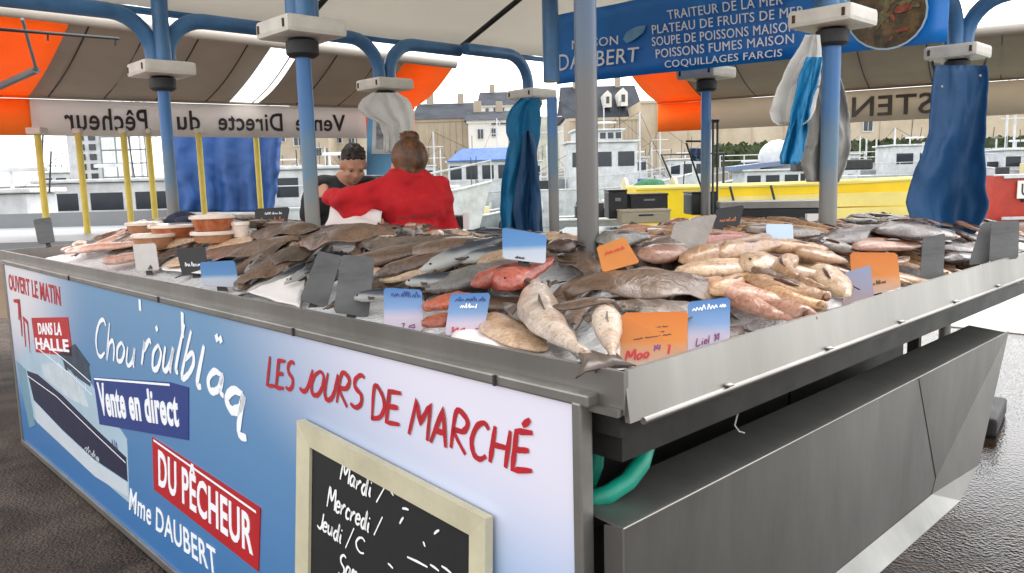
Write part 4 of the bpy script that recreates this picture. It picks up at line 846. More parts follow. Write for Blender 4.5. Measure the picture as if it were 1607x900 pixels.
# ================================================================== FISH
def fmat(n, a, b, sc=9, rough=.34):
    """wet skin: blotches, fine speckle, wrinkles"""
    k = {'tan_fish_skin': .82, 'pinkish_fish_skin': .78, 'pale_fish_belly': .95, 'white_belly_fish_skin': 1., 'pink_fillet': .9}.get(n, .76); A = tuple(lin(x) * k for x in a) + (1,); B = tuple(lin(x) * k for x in b) + (1,)
    m = bpy.data.materials.new(n); m.use_nodes = True; t = m.node_tree; bs = t.nodes['Principled BSDF']; L = t.links.new
    tc = t.nodes.new('ShaderNodeTexCoord'); oi = t.nodes.new('ShaderNodeObjectInfo')
    ad = t.nodes.new('ShaderNodeVectorMath'); ad.operation = 'ADD'; sc3 = t.nodes.new('ShaderNodeVectorMath'); sc3.operation = 'SCALE'; sc3.inputs['Scale'].default_value = 9
    cmb = t.nodes.new('ShaderNodeCombineXYZ'); L(oi.outputs['Random'], cmb.inputs[0]); L(oi.outputs['Random'], cmb.inputs[1]); L(cmb.outputs[0], sc3.inputs[0]); L(tc.outputs['Object'], ad.inputs[0]); L(sc3.outputs[0], ad.inputs[1])
    def nz(s_, d, r=.65):
        q = t.nodes.new('ShaderNodeTexNoise'); q.inputs['Scale'].default_value = s_; q.inputs['Detail'].default_value = d; q.inputs['Roughness'].default_value = r; q.inputs['Distortion'].default_value = .7; L(ad.outputs[0], q.inputs['Vector']); return q
    n1 = nz(sc, 6, .7); r = t.nodes.new('ShaderNodeValToRGB'); e = r.color_ramp.elements; e[0].position = .33; e[1].position = .68; e[0].color = B; e[1].color = A; L(n1.outputs['Fac'], r.inputs[0])
    n2 = nz(95, 3); r2 = t.nodes.new('ShaderNodeValToRGB'); e = r2.color_ramp.elements; e[0].position = .36; e[1].position = .52; e[0].color = (.5, .42, .36, 1); e[1].color = (1, 1, 1, 1); L(n2.outputs['Fac'], r2.inputs[0])
    mx = t.nodes.new('ShaderNodeMix'); mx.data_type = 'RGBA'; mx.blend_type = 'MULTIPLY'; mx.inputs['Factor'].default_value = .7; L(r.outputs[0], mx.inputs['A']); L(r2.outputs[0], mx.inputs['B'])
    hv = t.nodes.new('ShaderNodeHueSaturation'); vr = t.nodes.new('ShaderNodeMapRange'); vr.inputs['To Min'].default_value = .68; vr.inputs['To Max'].default_value = 1.25; L(oi.outputs['Random'], vr.inputs[0]); L(vr.outputs[0], hv.inputs['Value']); L(mx.outputs['Result'], hv.inputs['Color']); L(hv.outputs[0], bs.inputs['Base Color'])
    rr_ = t.nodes.new('ShaderNodeMapRange'); rr_.inputs['To Min'].default_value = rough - .2; rr_.inputs['To Max'].default_value = rough + .16; L(n1.outputs['Fac'], rr_.inputs[0]); L(rr_.outputs[0], bs.inputs['Roughness'])
    n3 = nz(24, 5, .6); bp = t.nodes.new('ShaderNodeBump'); bp.inputs['Strength'].default_value = .55; bp.inputs['Distance'].default_value = .012; L(n3.outputs['Fac'], bp.inputs['Height']); L(bp.outputs[0], bs.inputs['Normal'])
    bs.inputs['Specular IOR Level'].default_value = .55; bs.inputs['Coat Weight'].default_value = .25; bs.inputs['Coat Roughness'].default_value = .12
    return m
FM = {'tan': fmat('tan_fish_skin', (206, 164, 122), (146, 104, 72), 7), 'tan2': fmat('pinkish_fish_skin', (202, 152, 126), (150, 102, 82), 6), 'pale': fmat('pale_fish_belly', (216, 188, 156), (170, 136, 106), 8),
      'brown': fmat('brown_fish_skin', (138, 110, 88), (92, 70, 54), 9), 'brown2': fmat('grey_brown_fish_skin', (128, 108, 92), (80, 66, 56), 14), 'dark': fmat('dark_brown_fish_skin', (98, 70, 56), (56, 40, 34), 12),
      'grey': fmat('grey_fish_skin', (150, 146, 138), (104, 102, 98), 10), 'red': fmat('red_fish_skin', (206, 108, 86), (160, 72, 60), 9), 'pink': fmat('pink_fillet', (222, 178, 156), (196, 142, 120), 10), 'orange': fmat('orange_fillet', (196, 104, 72), (160, 78, 52), 9)}
FM['silver'] = ramp_mat('silver_fish_skin', 2, [(0, rgb(170, 166, 158)), (.5, rgb(136, 136, 134)), (.66, rgb(56, 62, 68)), (1, rgb(30, 35, 43))], .3, .3, nscale=18)
FM['white'] = fmat('white_belly_fish_skin', (236, 220, 202), (176, 144, 118), 5)
SLIT = mat('dark_flesh', rgb(72, 34, 28), .3)
EYE = mat('fish_eye', rgb(18, 18, 20), .1); GILL = mat('fish_fin', rgb(84, 70, 60), .4, noise=.3, nscale=30)
PROF = {'log': [(0, .14), (.05, .5), (.18, .95), (.4, 1), (.65, .82), (.85, .5), (.96, .22), (1, .06)],
        'ray': [(0, .12), (.12, .45), (.3, .85), (.5, 1), (.7, .84), (.88, .42), (1, .1)],
        'sole': [(0, .2), (.08, .55), (.25, .92), (.45, 1), (.7, .8), (.88, .42), (.95, .22), (1, .2)],
        'round': [(0, .1), (.05, .42), (.16, .82), (.34, 1), (.55, .88), (.75, .55), (.9, .25), (1, .2)],
        'head': [(0, .5), (.08, .9), (.22, 1), (.38, .8), (.6, .52), (.85, .36), (1, .2)],
        'fillet': [(0, .35), (.1, .7), (.35, 1), (.7, .85), (.92, .45), (1, .2)]}
def prof(k, t):
    P = PROF[k]
    for (a, x), (b, y) in zip(P, P[1:]):
        if a <= t <= b: return x + (y - x) * sm(0, 1, (t - a) / (b - a) if b > a else 0)
    return P[-1][1]
FR = random.Random(77)
def fish(kind, mk, p0, p1, wd, th, label, group, lift=0., bend=0., fins=None, roll=0., name='fish', cat='fish', arch=0.):
    """a fish lying on the heap from head p0 to tail p1, following the slope under it"""
    a0, b0 = uv(p0); a1, b1 = uv(p1); L = math.hypot(a1 - a0, b1 - b0); N = 22; R = 16
    dx, dy = (a1 - a0) / L, (b1 - b0) / L; nx, ny = -dy, dx
    ctr = []
    for i in range(N + 1):
        t = i / N; o = bend * math.sin(math.pi * t) * L; a = a0 + (a1 - a0) * t + nx * o; b = b0 + (b1 - b0) * t + ny * o
        a = min(max(a, .015), UL - .03); b = min(max(b, .015), VR - .02)
        ctr.append((a, b, Hf(a, b) + lift + arch * math.sin(math.pi * t)))
    zs = [c[2] for c in ctr]  # smooth the profile: a body is stiffer than the heap
    for _ in range(3): zs = [zs[0]] + [(zs[i - 1] + 2 * zs[i] + zs[i + 1]) / 4 for i in range(1, N)] + [zs[-1]]
    th *= .8; wd *= .92
    ctr = [W(a, b, z + th * .32) for (a, b, _), z in zip(ctr, zs)]
    c = ctr[N // 2].copy(); name, cat = {'ray': ('ray', 'ray'), 'sole': ('flatfish', 'flatfish'), 'fillet': ('fillet', 'fillet')}.get(kind, ('fish', 'fish')); root = thing(name, label, cat, c - ZZ * (th * .5), group)
    m = MB(); rows = []; sd_ = FR.uniform(0, 50); axes = []
    for i, p in enumerate(ctr):
        t = i / N; tg = (ctr[min(i + 1, N)] - ctr[max(i - 1, 0)]).normalized(); up = ZZ.copy()
        a, b = uv(p); g = .02; gr = (UU * (Hf(a + g, b) - Hf(a - g, b)) + VV * (Hf(a, b + g) - Hf(a, b - g))) / (2 * g)
        up = (ZZ - gr * (.9 if min(a, b) > .03 else 0)).normalized(); up = (up - tg * up.dot(tg)).normalized(); sd = tg.cross(up)
        if roll: up, sd = up * math.cos(roll) + sd * math.sin(roll), sd * math.cos(roll) - up * math.sin(roll)
        w_ = wd * .5 * prof(kind, t) * (1 + .07 * mnoise.noise((sd_, t * 4, 0))); h_ = th * .5 * (prof(kind, t) ** .6 if kind in ('ray', 'sole', 'fillet') else prof(kind, t)); axes.append((p, tg, up, sd, w_, h_)); row = []
        for k in range(R):
            an = 2 * math.pi * k / R; cx_, sy = math.cos(an), math.sin(an)
            if kind == 'ray': sy = (max(0., 1 - abs(cx_) ** 1.35) * (1 if k <= R // 2 else -.6)) + .25 * math.exp(-(cx_ * 7) ** 2) * (k <= R // 2)
            else:
                sy *= 1 if sy > 0 else .7
                if kind in ('log', 'fillet', 'head'): fl = 1 + .12 * math.sin(2 * an + sd_ + 3 * t) + .09 * math.sin(3 * an - sd_ * 2 + 5 * t); sy *= fl; cx_ *= 1 + .5 * (fl - 1)
            dr = -.5 * th * (abs(cx_) ** 3) * (.5 if kind in ('ray', 'sole') else .12) + (.009 * math.sin(t * 15 + sd_) * abs(cx_) ** 2 if kind == 'ray' else 0)
            row.append(p + sd * (w_ * cx_) + up * (h_ * sy + dr + .0025 * mnoise.noise((t * 9, k * .8, sd_))))
        rows.append(row)
    vs = [q for r in rows for q in r]; n = N + 1
    m.add(vs, [(i * R + k, i * R + (k + 1) % R, (i + 1) * R + (k + 1) % R, (i + 1) * R + k) for i in range(N) for k in range(R)] + [tuple(range(R))[::-1], tuple(range(N * R, n * R))])
    m.build('body', FM[mk], root, smooth='all')
    if kind in ('log', 'head') and mk != 'white' and FR.random() < .6:   # the gutted opening
        i0 = N // 3; pth = []
        for i in range(i0, i0 + 7): p, tg, up, sd, w_, h_ = axes[i]; pth.append(p + sd * (w_ * .35) + up * (h_ * .9))
        m = MB(); m.tube(pth, [.0015, .003, .0045, .005, .0045, .003, .0015], 6); m.build('belly_slit', SLIT, root, smooth='all')
    if kind in ('round', 'head', 'sole') or fins:
        p, tg, up, sd, w_, h_ = axes[N]; sp = wd * (.55 if kind != 'sole' else .3); ln = L * .14
        m = MB(); m.grid([[p + sd * (sp * .25 * s_ ) - tg * .01 for s_ in (-1, -.5, 0, .5, 1)], [p + sd * (sp * .5 * s_) + tg * ln * .5 + up * .004 * math.sin(s_ * 4) - ZZ * .004 for s_ in (-1, -.5, 0, .5, 1)], [p + sd * (sp * s_) + tg * (ln * (1 if abs(s_) > .6 else .72)) - ZZ * .012 for s_ in (-1, -.5, 0, .5, 1)]])
        m.build('tail_fin', GILL, root, smooth='all', solid=.003)
        if kind in ('round', 'head'):
            for s_ in (-1, 1):
                p, tg, up, sd, w_, h_ = axes[int(N * .3)]
                m = MB(); m.grid([[p + sd * (s_ * w_ * .8) + up * h_ * .3, p + sd * (s_ * w_ * .85) + tg * .02 + up * h_ * .2], [p + sd * (s_ * (w_ + wd * .25)) + tg * L * .06 + up * h_ * .1, p + sd * (s_ * (w_ + wd * .12)) + tg * L * .12]]); m.build('side_fin', GILL, root, solid=.003)
            p, tg, up, sd, w_, h_ = axes[max(1, int(N * .1))]; m = MB(); m.ell(p + sd * (w_ * .55) + up * (h_ * .75), (.0045, .0045, .003), 8, 6); m.ell(p - sd * (w_ * .55) + up * (h_ * .75), (.0045, .0045, .003), 8, 6); m.build('eye', EYE, root, smooth='all')
            p, tg, up, sd, w_, h_ = axes[int(N * .5)]; m = MB(); m.grid([[p - tg * L * .08 + up * h_ * .9, p - tg * L * .02 + up * (h_ + wd * .2), p + tg * L * .1 + up * h_ * .8], [p - tg * L * .08 + up * h_ * .7, p + up * h_ * .8, p + tg * L * .1 + up * h_ * .6]]); m.build('back_fin', GILL, root, solid=.002)
    return root
def ff(k, mk, x0, y0, x1, y1, wd, th, label, group=None, lift=.012, bend=0., **kw):
    return fish(k, mk, heap(x0, y0, lift), heap(x1, y1, lift), wd, th, label, group, lift=lift, bend=bend, **kw)
# filler layer: the bottom of the heaps, by region
def filler(a0, a1, b0, b1, step, kinds, label, group, base=0.):
    rr = random.Random(int(a0 * 100 + b0 * 31)); a = a0
    while a < a1:
        b = b0
        while b < b1:
            k, mk, L, wd, th = rr.choice(kinds); an = base + rr.gauss(0, .38) + (0 if rr.random() < .85 else 1.2); ca, cb = a + rr.uniform(-.04, .04), b + rr.uniform(-.04, .04); L *= rr.uniform(.85, 1.15)
            P, Q = (ca - L / 2 * math.cos(an), cb - L / 2 * math.sin(an)), (ca + L / 2 * math.cos(an), cb + L / 2 * math.sin(an))
            if rr.random() < .5: P, Q = Q, P
            cl = lambda p: W(min(max(p[0], .05), UL - .06), min(max(p[1], .05), VR - .05), 1)
            fish(k, mk, cl(P), cl(Q), wd * rr.uniform(.85, 1.15), th, label, group, lift=rr.uniform(.0, .03), bend=rr.uniform(-.16, .16))
            b += step
        a += step
BR = [('ray', 'brown', .3, .14, .035), ('sole', 'brown2', .28, .1, .025), ('round', 'brown', .3, .06, .04), ('ray', 'brown2', .32, .14, .03), ('sole', 'brown', .3, .11, .03)]
TN = [('log', 'tan', .3, .06, .042), ('round', 'tan2', .28, .055, .042), ('log', 'tan', .33, .052, .04), ('sole', 'tan', .26, .085, .028), ('log', 'pale', .28, .055, .04), ('round', 'tan', .3, .06, .042)]
DK = [('sole', 'dark', .28, .1, .028), ('round', 'dark', .26, .055, .038), ('sole', 'brown2', .3, .1, .028), ('log', 'tan2', .26, .05, .035)]
MX = [('round', 'silver', .26, .05, .042), ('round', 'grey', .3, .055, .045), ('log', 'brown', .28, .055, .04), ('sole', 'brown2', .26, .09, .026), ('round', 'silver', .28, .046, .04), ('round', 'pale', .26, .05, .04)]
filler(2.0, 3.75, .36, 1.15, .155, BR, 'brown flatfish in the heap left of the grey slates', 'brown flatfish in the left heap', 1.2)
filler(1.0, 2.0, .3, 1.2, .13, MX, 'small fish in the mixed heap behind the blue price cards', 'small fish in the middle heap', .9)
filler(.22, 1.12, .85, 2.35, .125, TN, 'skinned pale tan fish in the heap on the right arm', 'tan fish in the right heap', .15)
filler(.25, 1.15, 2.4, 3.8, .18, DK, 'dark brown fish in the heap near the big blue apron', 'dark fish at the far right', .6)
filler(.36, 1.05, .36, .9, .16, BR, 'brown fish under the ray wing at the counter corner', 'brown fish at the corner', .8)
filler(3.35, 4.15, .3, 1.0, .17, [('fillet', 'pink', .3, .1, .04), ('fillet', 'pale', .28, .09, .04), ('fillet', 'pink', .34, .09, .035)], 'pale pink fillet in the layer around the soup tubs', 'fillets at the left end', .3)
# fish one can pick out: head x, y -> tail x, y in the photo
G1 = 'fillets at the left end'
ff('fillet', 'pink', 108, 398, 232, 385, .15, .05, 'long pink fillet at the far left, before the tubs', G1, .025, .03)
ff('fillet', 'pink', 165, 414, 250, 402, .12, .05, 'short pale fillet nearest the rim at the far left', G1, .02)
ff('fillet', 'pale', 222, 392, 312, 380, .13, .045, 'pale fillet lying under the front tub', G1, .03)
ff('fillet', 'pale', 262, 418, 330, 404, .13, .03, 'pale fillet beside the clear price card', G1, .02)
ff('fillet', 'pale', 330, 392, 425, 374, .13, .04, 'pale fillet right of the soup tubs, behind the black card', G1, .03)
G2 = 'brown flatfish in the left heap'
ff('ray', 'brown', 322, 402, 470, 378, .2, .05, 'broad brown ray above the blank blue card', G2, .03, .06)
ff('ray', 'brown', 368, 452, 500, 392, .17, .05, 'brown ray running down to the rim left of the grey slates', G2, .03, -.05)
ff('ray', 'brown2', 392, 428, 520, 378, .17, .05, 'grey brown ray behind the two grey slates', G2, .045, .05)
ff('ray', 'brown', 470, 390, 622, 372, .22, .06, 'humped brown ray below the red sweatshirt', G2, .06, .03, arch=.02)
ff('ray', 'brown', 395, 376, 500, 364, .2, .06, 'brown ray behind the foot of the worn blue post', G2, .045)
ff('ray', 'brown2', 560, 388, 740, 382, .17, .05, 'long brown fish right of the hump, under the red sweatshirt', G2, .05, .04)
ff('log', 'brown', 528, 430, 700, 392, .12, .06, 'brown fish rising from the slates to the dark mackerel', G2, .045, -.06)
ff('log', 'brown', 588, 442, 745, 396, .1, .06, 'slim brown fish crossing above the silver mackerel', G2, .055, .05)
ff('sole', 'brown', 640, 402, 778, 388, .12, .05, 'brown sole at the back, left of the tilted blue card', G2, .05)
G3 = 'fish behind the blue price cards'
ff('round', 'silver', 660, 436, 800, 380, .07, .07, 'dark backed mackerel with white flank, left of the tilted blue card', G3, .065, .06)
ff('round', 'silver', 722, 420, 858, 396, .065, .06, 'mackerel pointing at the foot of the tilted blue card', G3, .06, -.04)
ff('log', 'pale', 596, 446, 708, 428, .09, .05, 'white fish belly just above the left blue price card', G3, .04)
ff('round', 'silver', 636, 452, 742, 436, .06, .05, 'dark mackerel tail curving over the white belly', G3, .06, .08)
ff('round', 'silver', 556, 476, 660, 470, .055, .05, 'dark mackerel half hidden behind the left blue card', G3, .03)
ff('log', 'grey', 668, 464, 842, 414, .1, .06, 'grey fish lying above the right blue card', G3, .045, .03)
ff('log', 'pale', 748, 422, 836, 400, .07, .05, 'lumpy white fish left of the corner post', G3, .06)
ff('head', 'red', 776, 462, 866, 420, .12, .08, 'red gurnard with open belly behind the right blue card', G3, .05, .05)
ff('log', 'red', 740, 458, 846, 420, .075, .06, 'red fish lying against the gurnard', G3, .06, -.05)
ff('fillet', 'orange', 664, 492, 742, 474, .07, .05, 'orange fillet between the two blue price cards, upper', G3, .03)
ff('fillet', 'orange', 662, 516, 738, 502, .06, .04, 'orange fillet between the two blue price cards, lower', G3, .02)
ff('fillet', 'pale', 768, 500, 850, 556, .13, .03, 'pale flat fillet right of the right blue card', G3, .015)
ff('log', 'grey', 790, 484, 908, 572, .06, .04, 'slender grey fish curving to the steel corner', G3, .035, -.08)
G4 = 'fish at the counter corner'
ff('round', 'white', 842, 452, 922, 574, .105, .08, 'plump white bellied dogfish with brown fins near the corner', G4, .05, .05, fins=True)
ff('round', 'white', 948, 492, 962, 572, .065, .055, 'small white bellied fish left of the big orange card', G4, .05)
ff('sole', 'brown', 868, 486, 965, 478, .06, .02, 'brown fin flap lying across the white bellies', G4, .085)
ff('ray', 'brown', 884, 470, 1146, 462, .24, .05, 'big brown ray wing behind the orange card at the corner', G4, .04, .05, arch=.03)
ff('ray', 'brown2', 948, 488, 1110, 492, .2, .04, 'grey brown ray wing under the big one', G4, .05, .06)
ff('sole', 'dark', 1120, 536, 1165, 520, .07, .03, 'dark fish tip beside the blue card on the right rim', G4, .02)
G5 = 'tan fish in the right heap'
T5 = [('log', 'tan', 1068, 424, 1208, 378, .13, .08, 'long tan fish at the top of the right heap, below the clear card', .05, .06), ('log', 'tan', 1128, 412, 1236, 392, .1, .07, 'tan fish folded below the blank light blue card', .07, -.05),
      ('log', 'tan', 1196, 396, 1300, 398, .09, .06, 'tan fish end on at the back, right of the light blue card', .06, .03), ('log', 'pale', 1060, 436, 1230, 424, .1, .06, 'pale tan fish across the heap just right of the ray wing', .05, .05),
      ('log', 'tan2', 1090, 450, 1268, 492, .09, .06, 'pinkish fish sloping down the heap to the right', .05, -.04), ('head', 'pale', 1160, 424, 1310, 446, .15, .08, 'broad pale fish in the middle of the right heap', .06, .04),
      ('log', 'tan', 1250, 414, 1296, 462, .06, .06, 'tan fish curled upright beside the lilac card', .09, .2), ('log', 'tan2', 1146, 472, 1262, 512, .085, .06, 'pinkish fish nearest the right rim, its head to the rim', .035, .03),
      ('log', 'tan2', 1284, 508, 1168, 474, .075, .06, 'pinkish fish head with dark mouth at the right rim', .04, .0), ('log', 'tan', 1196, 462, 1312, 508, .075, .06, 'slim tan fish above the pinkish head', .055, .05),
      ('log', 'tan', 1168, 444, 1318, 486, .07, .06, 'tan fish ending at the foot of the lilac card', .07, -.04), ('log', 'pale', 1286, 430, 1330, 478, .1, .07, 'pale fish behind the lilac card', .06, .0), ('log', 'tan', 1110, 470, 1180, 440, .08, .06, 'tan fish tail at the edge of the ray wing', .05, .04),
      ('log', 'brown', 1180, 430, 1300, 470, .05, .05, 'narrow brown fish in the groove of the right heap', .08, .02), ('log', 'tan', 1240, 400, 1330, 420, .1, .06, 'tan fish below the back row of the right heap', .06, .05)]
for k, mk, x0, y0, x1, y1, wd, th, lb, lf, bd in T5: ff(k, mk, x0, y0, x1, y1, wd, th, lb, G5, lf, bd)
G6 = 'dark fish at the far right'
for k, mk, x0, y0, x1, y1, wd, th, lb, lf, bd in [('log', 'dark', 1286, 390, 1448, 372, .14, .07, 'long dark brown fish in front of the yellow boat', .07, .03), ('log', 'dark', 1372, 374, 1496, 372, .16, .08, 'dark brown fish just below the big blue apron', .10, .03), ('log', 'tan2', 1340, 398, 1448, 390, .1, .06, 'grey pink fish above the right orange card', .07, .0),
      ('log', 'brown2', 1268, 386, 1348, 402, .1, .06, 'grey brown fish left of the right orange card', .06, .02), ('sole', 'dark', 1470, 392, 1542, 386, .1, .05, 'dark fish right of the tall grey slate', .07, .0), ('log', 'dark', 1482, 414, 1534, 404, .09, .05, 'dark fish low down right of the tall grey slate', .05, .0),
      ('sole', 'brown2', 1168, 366, 1290, 372, .12, .05, 'brown fish at the foot of the post with aprons', .06, .0)]: ff(k, mk, x0, y0, x1, y1, wd, th, lb, G6, lf, bd)
G7 = 'fish behind the corner post'
for k, mk, x0, y0, x1, y1, wd, th, lb, lf, bd in [('log', 'grey', 936, 388, 1022, 380, .1, .06, 'grey fish behind the tilted orange card', .05, .0), ('log', 'tan2', 1002, 412, 1082, 402, .1, .06, 'pinkish fish right of the tilted orange card', .05, .03), ('log', 'orange', 1072, 384, 1176, 376, .08, .05, 'reddish fish below the black bag', .06, .0),
      ('sole', 'brown2', 1010, 396, 1130, 384, .13, .05, 'brown fish under the clear leaning card', .05, .03), ('sole', 'dark', 860, 398, 905, 388, .1, .05, 'dark red fish between the two grey posts', .05, .0)]: ff(k, mk, x0, y0, x1, y1, wd, th, lb, G7, lf, bd)

# ---------------------------------------------------------------- price cards
def grad(n, stops, rough=.35):
    stops = [(p, tuple(x * .72 for x in c[:3]) + (1,)) for p, c in stops]; return ramp_mat(n, 2, stops, rough, .06, nscale=6)
CB = grad('blue_to_pink_card', [(0, rgb(226, 212, 222)), (.32, rgb(214, 200, 218)), (.55, rgb(130, 164, 208)), (1, rgb(62, 122, 186))])
CBL = grad('blue_to_white_card', [(0, rgb(206, 208, 216)), (.35, rgb(190, 200, 214)), (.5, rgb(88, 142, 196)), (1, rgb(72, 130, 188))])
CO = grad('orange_card', [(0, rgb(222, 200, 190)), (.25, rgb(222, 172, 136)), (.5, rgb(220, 132, 48)), (1, rgb(212, 114, 22))])
COP = mat('plain_orange_card', rgb(196, 118, 44), .4, noise=.2, nscale=5)
CG = mat('grey_slate_card', rgb(98, 98, 96), .5, c2=rgb(70, 70, 70), nscale=5, mapping=(1, 1, 3)); CK = mat('black_card', rgb(30, 28, 28), .4, noise=.3)
CLR = mat('clear_plastic_card', rgb(196, 190, 184), .18, noise=.15, nscale=9, coat=.5); CLB = mat('light_blue_card', rgb(178, 196, 218), .45, noise=.06)
CLI = grad('lilac_card', [(0, rgb(198, 168, 164)), (.4, rgb(160, 152, 172)), (1, rgb(140, 152, 180))])
CGC = mat('cloudy_plastic_bag', rgb(150, 140, 132), .2, noise=.3, nscale=14, coat=.5, bump=.3, bscale=24)
def card(label, px, mt, lean=.03, marks=None, d=None, cat='price card', group='price cards on the fish', th=.003, name='price_card', seed=1, dz=.0, pull=.0):
    """px = bl br tr tl; stands in the heap, the top leaning back"""
    rr = random.Random(seed); bc = heap((px[0][0] + px[1][0]) / 2, (px[0][1] + px[1][1]) / 2, .0)
    D = d or (bc - CP).dot(_f) - .01 - pull
    Q = [at(*px[0], D), at(*px[1], D), at(*px[2], D + lean), at(*px[3], D + lean)]
    root = thing(name, label, cat, (Q[0] + Q[1]) / 2, group); n = (Q[1] - Q[0]).cross(Q[3] - Q[0]).normalized(); n = n if n.dot(CP - Q[0]) > 0 else -n
    m = MB(); pts = []
    rd = .06
    for (a, b, s0) in ((rd, 0, 0), (1 - rd, 0, 0), (1, rd, 0), (1, 1 - rd, 0), (1 - rd, 1, 0), (rd, 1, 0), (0, 1 - rd, 0), (0, rd, 0)): pts.append(bil(Q, a, b))
    m.prism(pts, -n * th); b_ = m.build('card', mt, root)
    m = MB(); m.prism([bil(Q, .35, -.12) - n * .012, bil(Q, .65, -.12) - n * .012, bil(Q, .6, .3) - n * .004, bil(Q, .4, .3) - n * .004], -n * .004); m.build('stake', BLACK, root)
    for (x0, x1, y0, y1, n_, wd, mm) in (marks or ()):
        m = MB()
        if isinstance(n_, str): hand(m, n_, [bil(Q, x0, y0), bil(Q, x1, y0), bil(Q, x1, y1), bil(Q, x0, y1)], n, wd * .6, .14, .1, rr)
        else: scribble(m, [bil(Q, x0, y0), bil(Q, x1, y0), bil(Q, x1, y1), bil(Q, x0, y1)], n, wd, n_, rr)
        if m.v: m.build('lettering', mm, b_)
    return root
NB_ = mat('navy_ink', rgb(34, 52, 110), .5); PU = mat('purple_ink', rgb(120, 60, 110), .5); RD = mat('red_ink', rgb(190, 36, 40), .5)
card('blue and pink price card left of the orange fillets', [(603, 514), (664, 520), (662, 455), (602, 452)], CB, marks=[(.2, .95, .78, .95, 8, .003, NB_), (.4, .48, .03, .14, '1', .0045, PU), (.62, .8, .03, .14, '4', .0045, PU)], seed=3)
card('blue and pink price card right of the orange fillets', [(698, 526), (758, 530), (770, 460), (707, 461)], CB, marks=[(.15, .9, .8, .93, 9, .003, NB_), (.3, .7, .64, .76, 5, .003, WPRINT), (.12, .5, .06, .18, '144', .0045, RD), (.7, .78, .06, .18, '1', .0045, RD)], seed=4)
card('big orange price card with red handwriting at the counter corner', [(972, 584), (1078, 556), (1080, 489), (976, 491)], CO, marks=[(.35, .7, .68, .70, 6, .003, INK), (.38, .65, .58, .60, 6, .003, INK), (.2, .75, .5, .52, 8, .003, INK), (.08, .42, .14, .32, 'Moo', .007, RD), (.48, .6, .22, .36, '14', .006, PU), (.68, .72, .1, .34, '1', .008, RD)], seed=5, th=.004)
card('blue and pink price card touching the big orange one', [(1079, 560), (1145, 540), (1146, 467), (1080, 474)], CB, marks=[(.1, .9, .8, .92, 8, .003, WPRINT), (.2, .75, .14, .28, 'Liel 14', .0045, PU)], seed=6)
card('blue price card tilted at the foot of the turquoise oilskins', [(789, 406), (856, 414), (858, 369), (788, 357)], CBL, lean=.04, pull=.34, marks=[(.3, .5, .05, .15, 2, .003, INK)], seed=7)
card('blank blue card left of the brown rays, near the rim', [(318, 448), (376, 452), (368, 409), (313, 412)], CBL, pull=.07, seed=8)
card('black price card beside the blank blue one', [(286, 432), (326, 432), (322, 387), (276, 391)], CK, marks=[(.2, .8, .3, .5, 5, .003, WPRINT)], seed=9)
card('clear plastic price card in front of the pale fillets', [(214, 426), (250, 424), (244, 382), (208, 384)], CLR, pull=.05, seed=10)
card('small dark grey slate at the far left rim', [(60, 384), (86, 380), (79, 341), (52, 345)], CG, seed=12)
card('leaning dark grey slate, left one of the pair', [(470, 470), (512, 484), (536, 402), (500, 394)], CG, lean=.06, seed=13, th=.006)
card('upright dark grey slate, right one of the pair', [(523, 490), (578, 498), (588, 404), (536, 400)], CG, lean=.05, seed=14, th=.006)
card('tilted orange card behind the corner post', [(946, 428), (1004, 412), (980, 372), (936, 388)], COP, lean=.04, pull=.3, marks=[(.2, .8, .6, .7, 8, .003, RD)], seed=15)
card('cloudy plastic sheet leaning behind the tan fish', [(1046, 402), (1104, 392), (1126, 336), (1058, 350)], CGC, lean=.05, pull=.22, seed=16)
card('black glossy card beside the cloudy plastic sheet', [(1118, 366), (1158, 364), (1168, 322), (1124, 328)], BLACK, lean=.02, pull=.2, marks=[(.2, .8, .4, .6, 5, .003, AMBER)], seed=17)
card('plain light blue card at the back of the tan fish', [(1204, 384), (1246, 384), (1244, 352), (1202, 352)], CLB, pull=.25, seed=18)
card('orange card standing on the right rim', [(1338, 470), (1414, 452), (1408, 397), (1334, 396)], CO, pull=.03, marks=[(.35, .7, .2, .32, 3, .003, INK)], seed=19)
card('lilac card leaning on the right orange card', [(1322, 480), (1372, 468), (1366, 416), (1326, 428)], CLI, seed=20, d=None)
card('tall narrow grey slate left of the far right corner', [(1443, 452), (1480, 438), (1484, 366), (1448, 374)], CG, seed=21)
card('wide dark slate at the right end of the counter', [(1552, 410), (1598, 406), (1600, 346), (1556, 348)], CG, seed=22, d=2.75)
card('slanted grey slate leaning on the wide dark one', [(1520, 416), (1552, 414), (1560, 346), (1540, 352)], CG, lean=.05, seed=23, d=2.78)
# large printed tag with amber text beside the worn post
root = card('black tag with a row of white print and amber specks', [(404, 372), (446, 372), (455, 325), (399, 328)], BLACK, lean=.03, marks=[(.3, .8, .76, .86, 9, .003, WPRINT), (.1, .9, .5, .7, 9, .005, AMBER), (.1, .9, .2, .5, 9, .005, AMBER)], seed=24, d=3.9)
# white paper in the ice left of the slates, and liner sheets
for i, (pxs, lb) in enumerate(((((380, 456), (470, 484), (480, 430), (420, 428)), 'white paper sheet with faint blue print left of the slates'), (((700, 540), (880, 575), (830, 500), (740, 490)), 'wet white liner sheet under the grey fish near the corner'), (((255, 424), (320, 430), (300, 396), (240, 392)), 'white paper under the pale fillets'))):
    m = MB(); rows = []
    for j in range(11):
        row = []
        for k in range(11):
            x, y = [bil([V((*p, 0)) for p in pxs], k / 10, j / 10)[q] for q in (0, 1)]; p = heap(x, y, .014); row.append(p + ZZ * (.006 * mnoise.noise((x * .05, y * .08, i))))
        rows.append(row)
    m.grid(rows); tag(m.build('paper_sheet', PAPER, None, smooth='all', loc=rows[5][5], solid=.002), lb, 'paper', 'paper sheets in the ice')
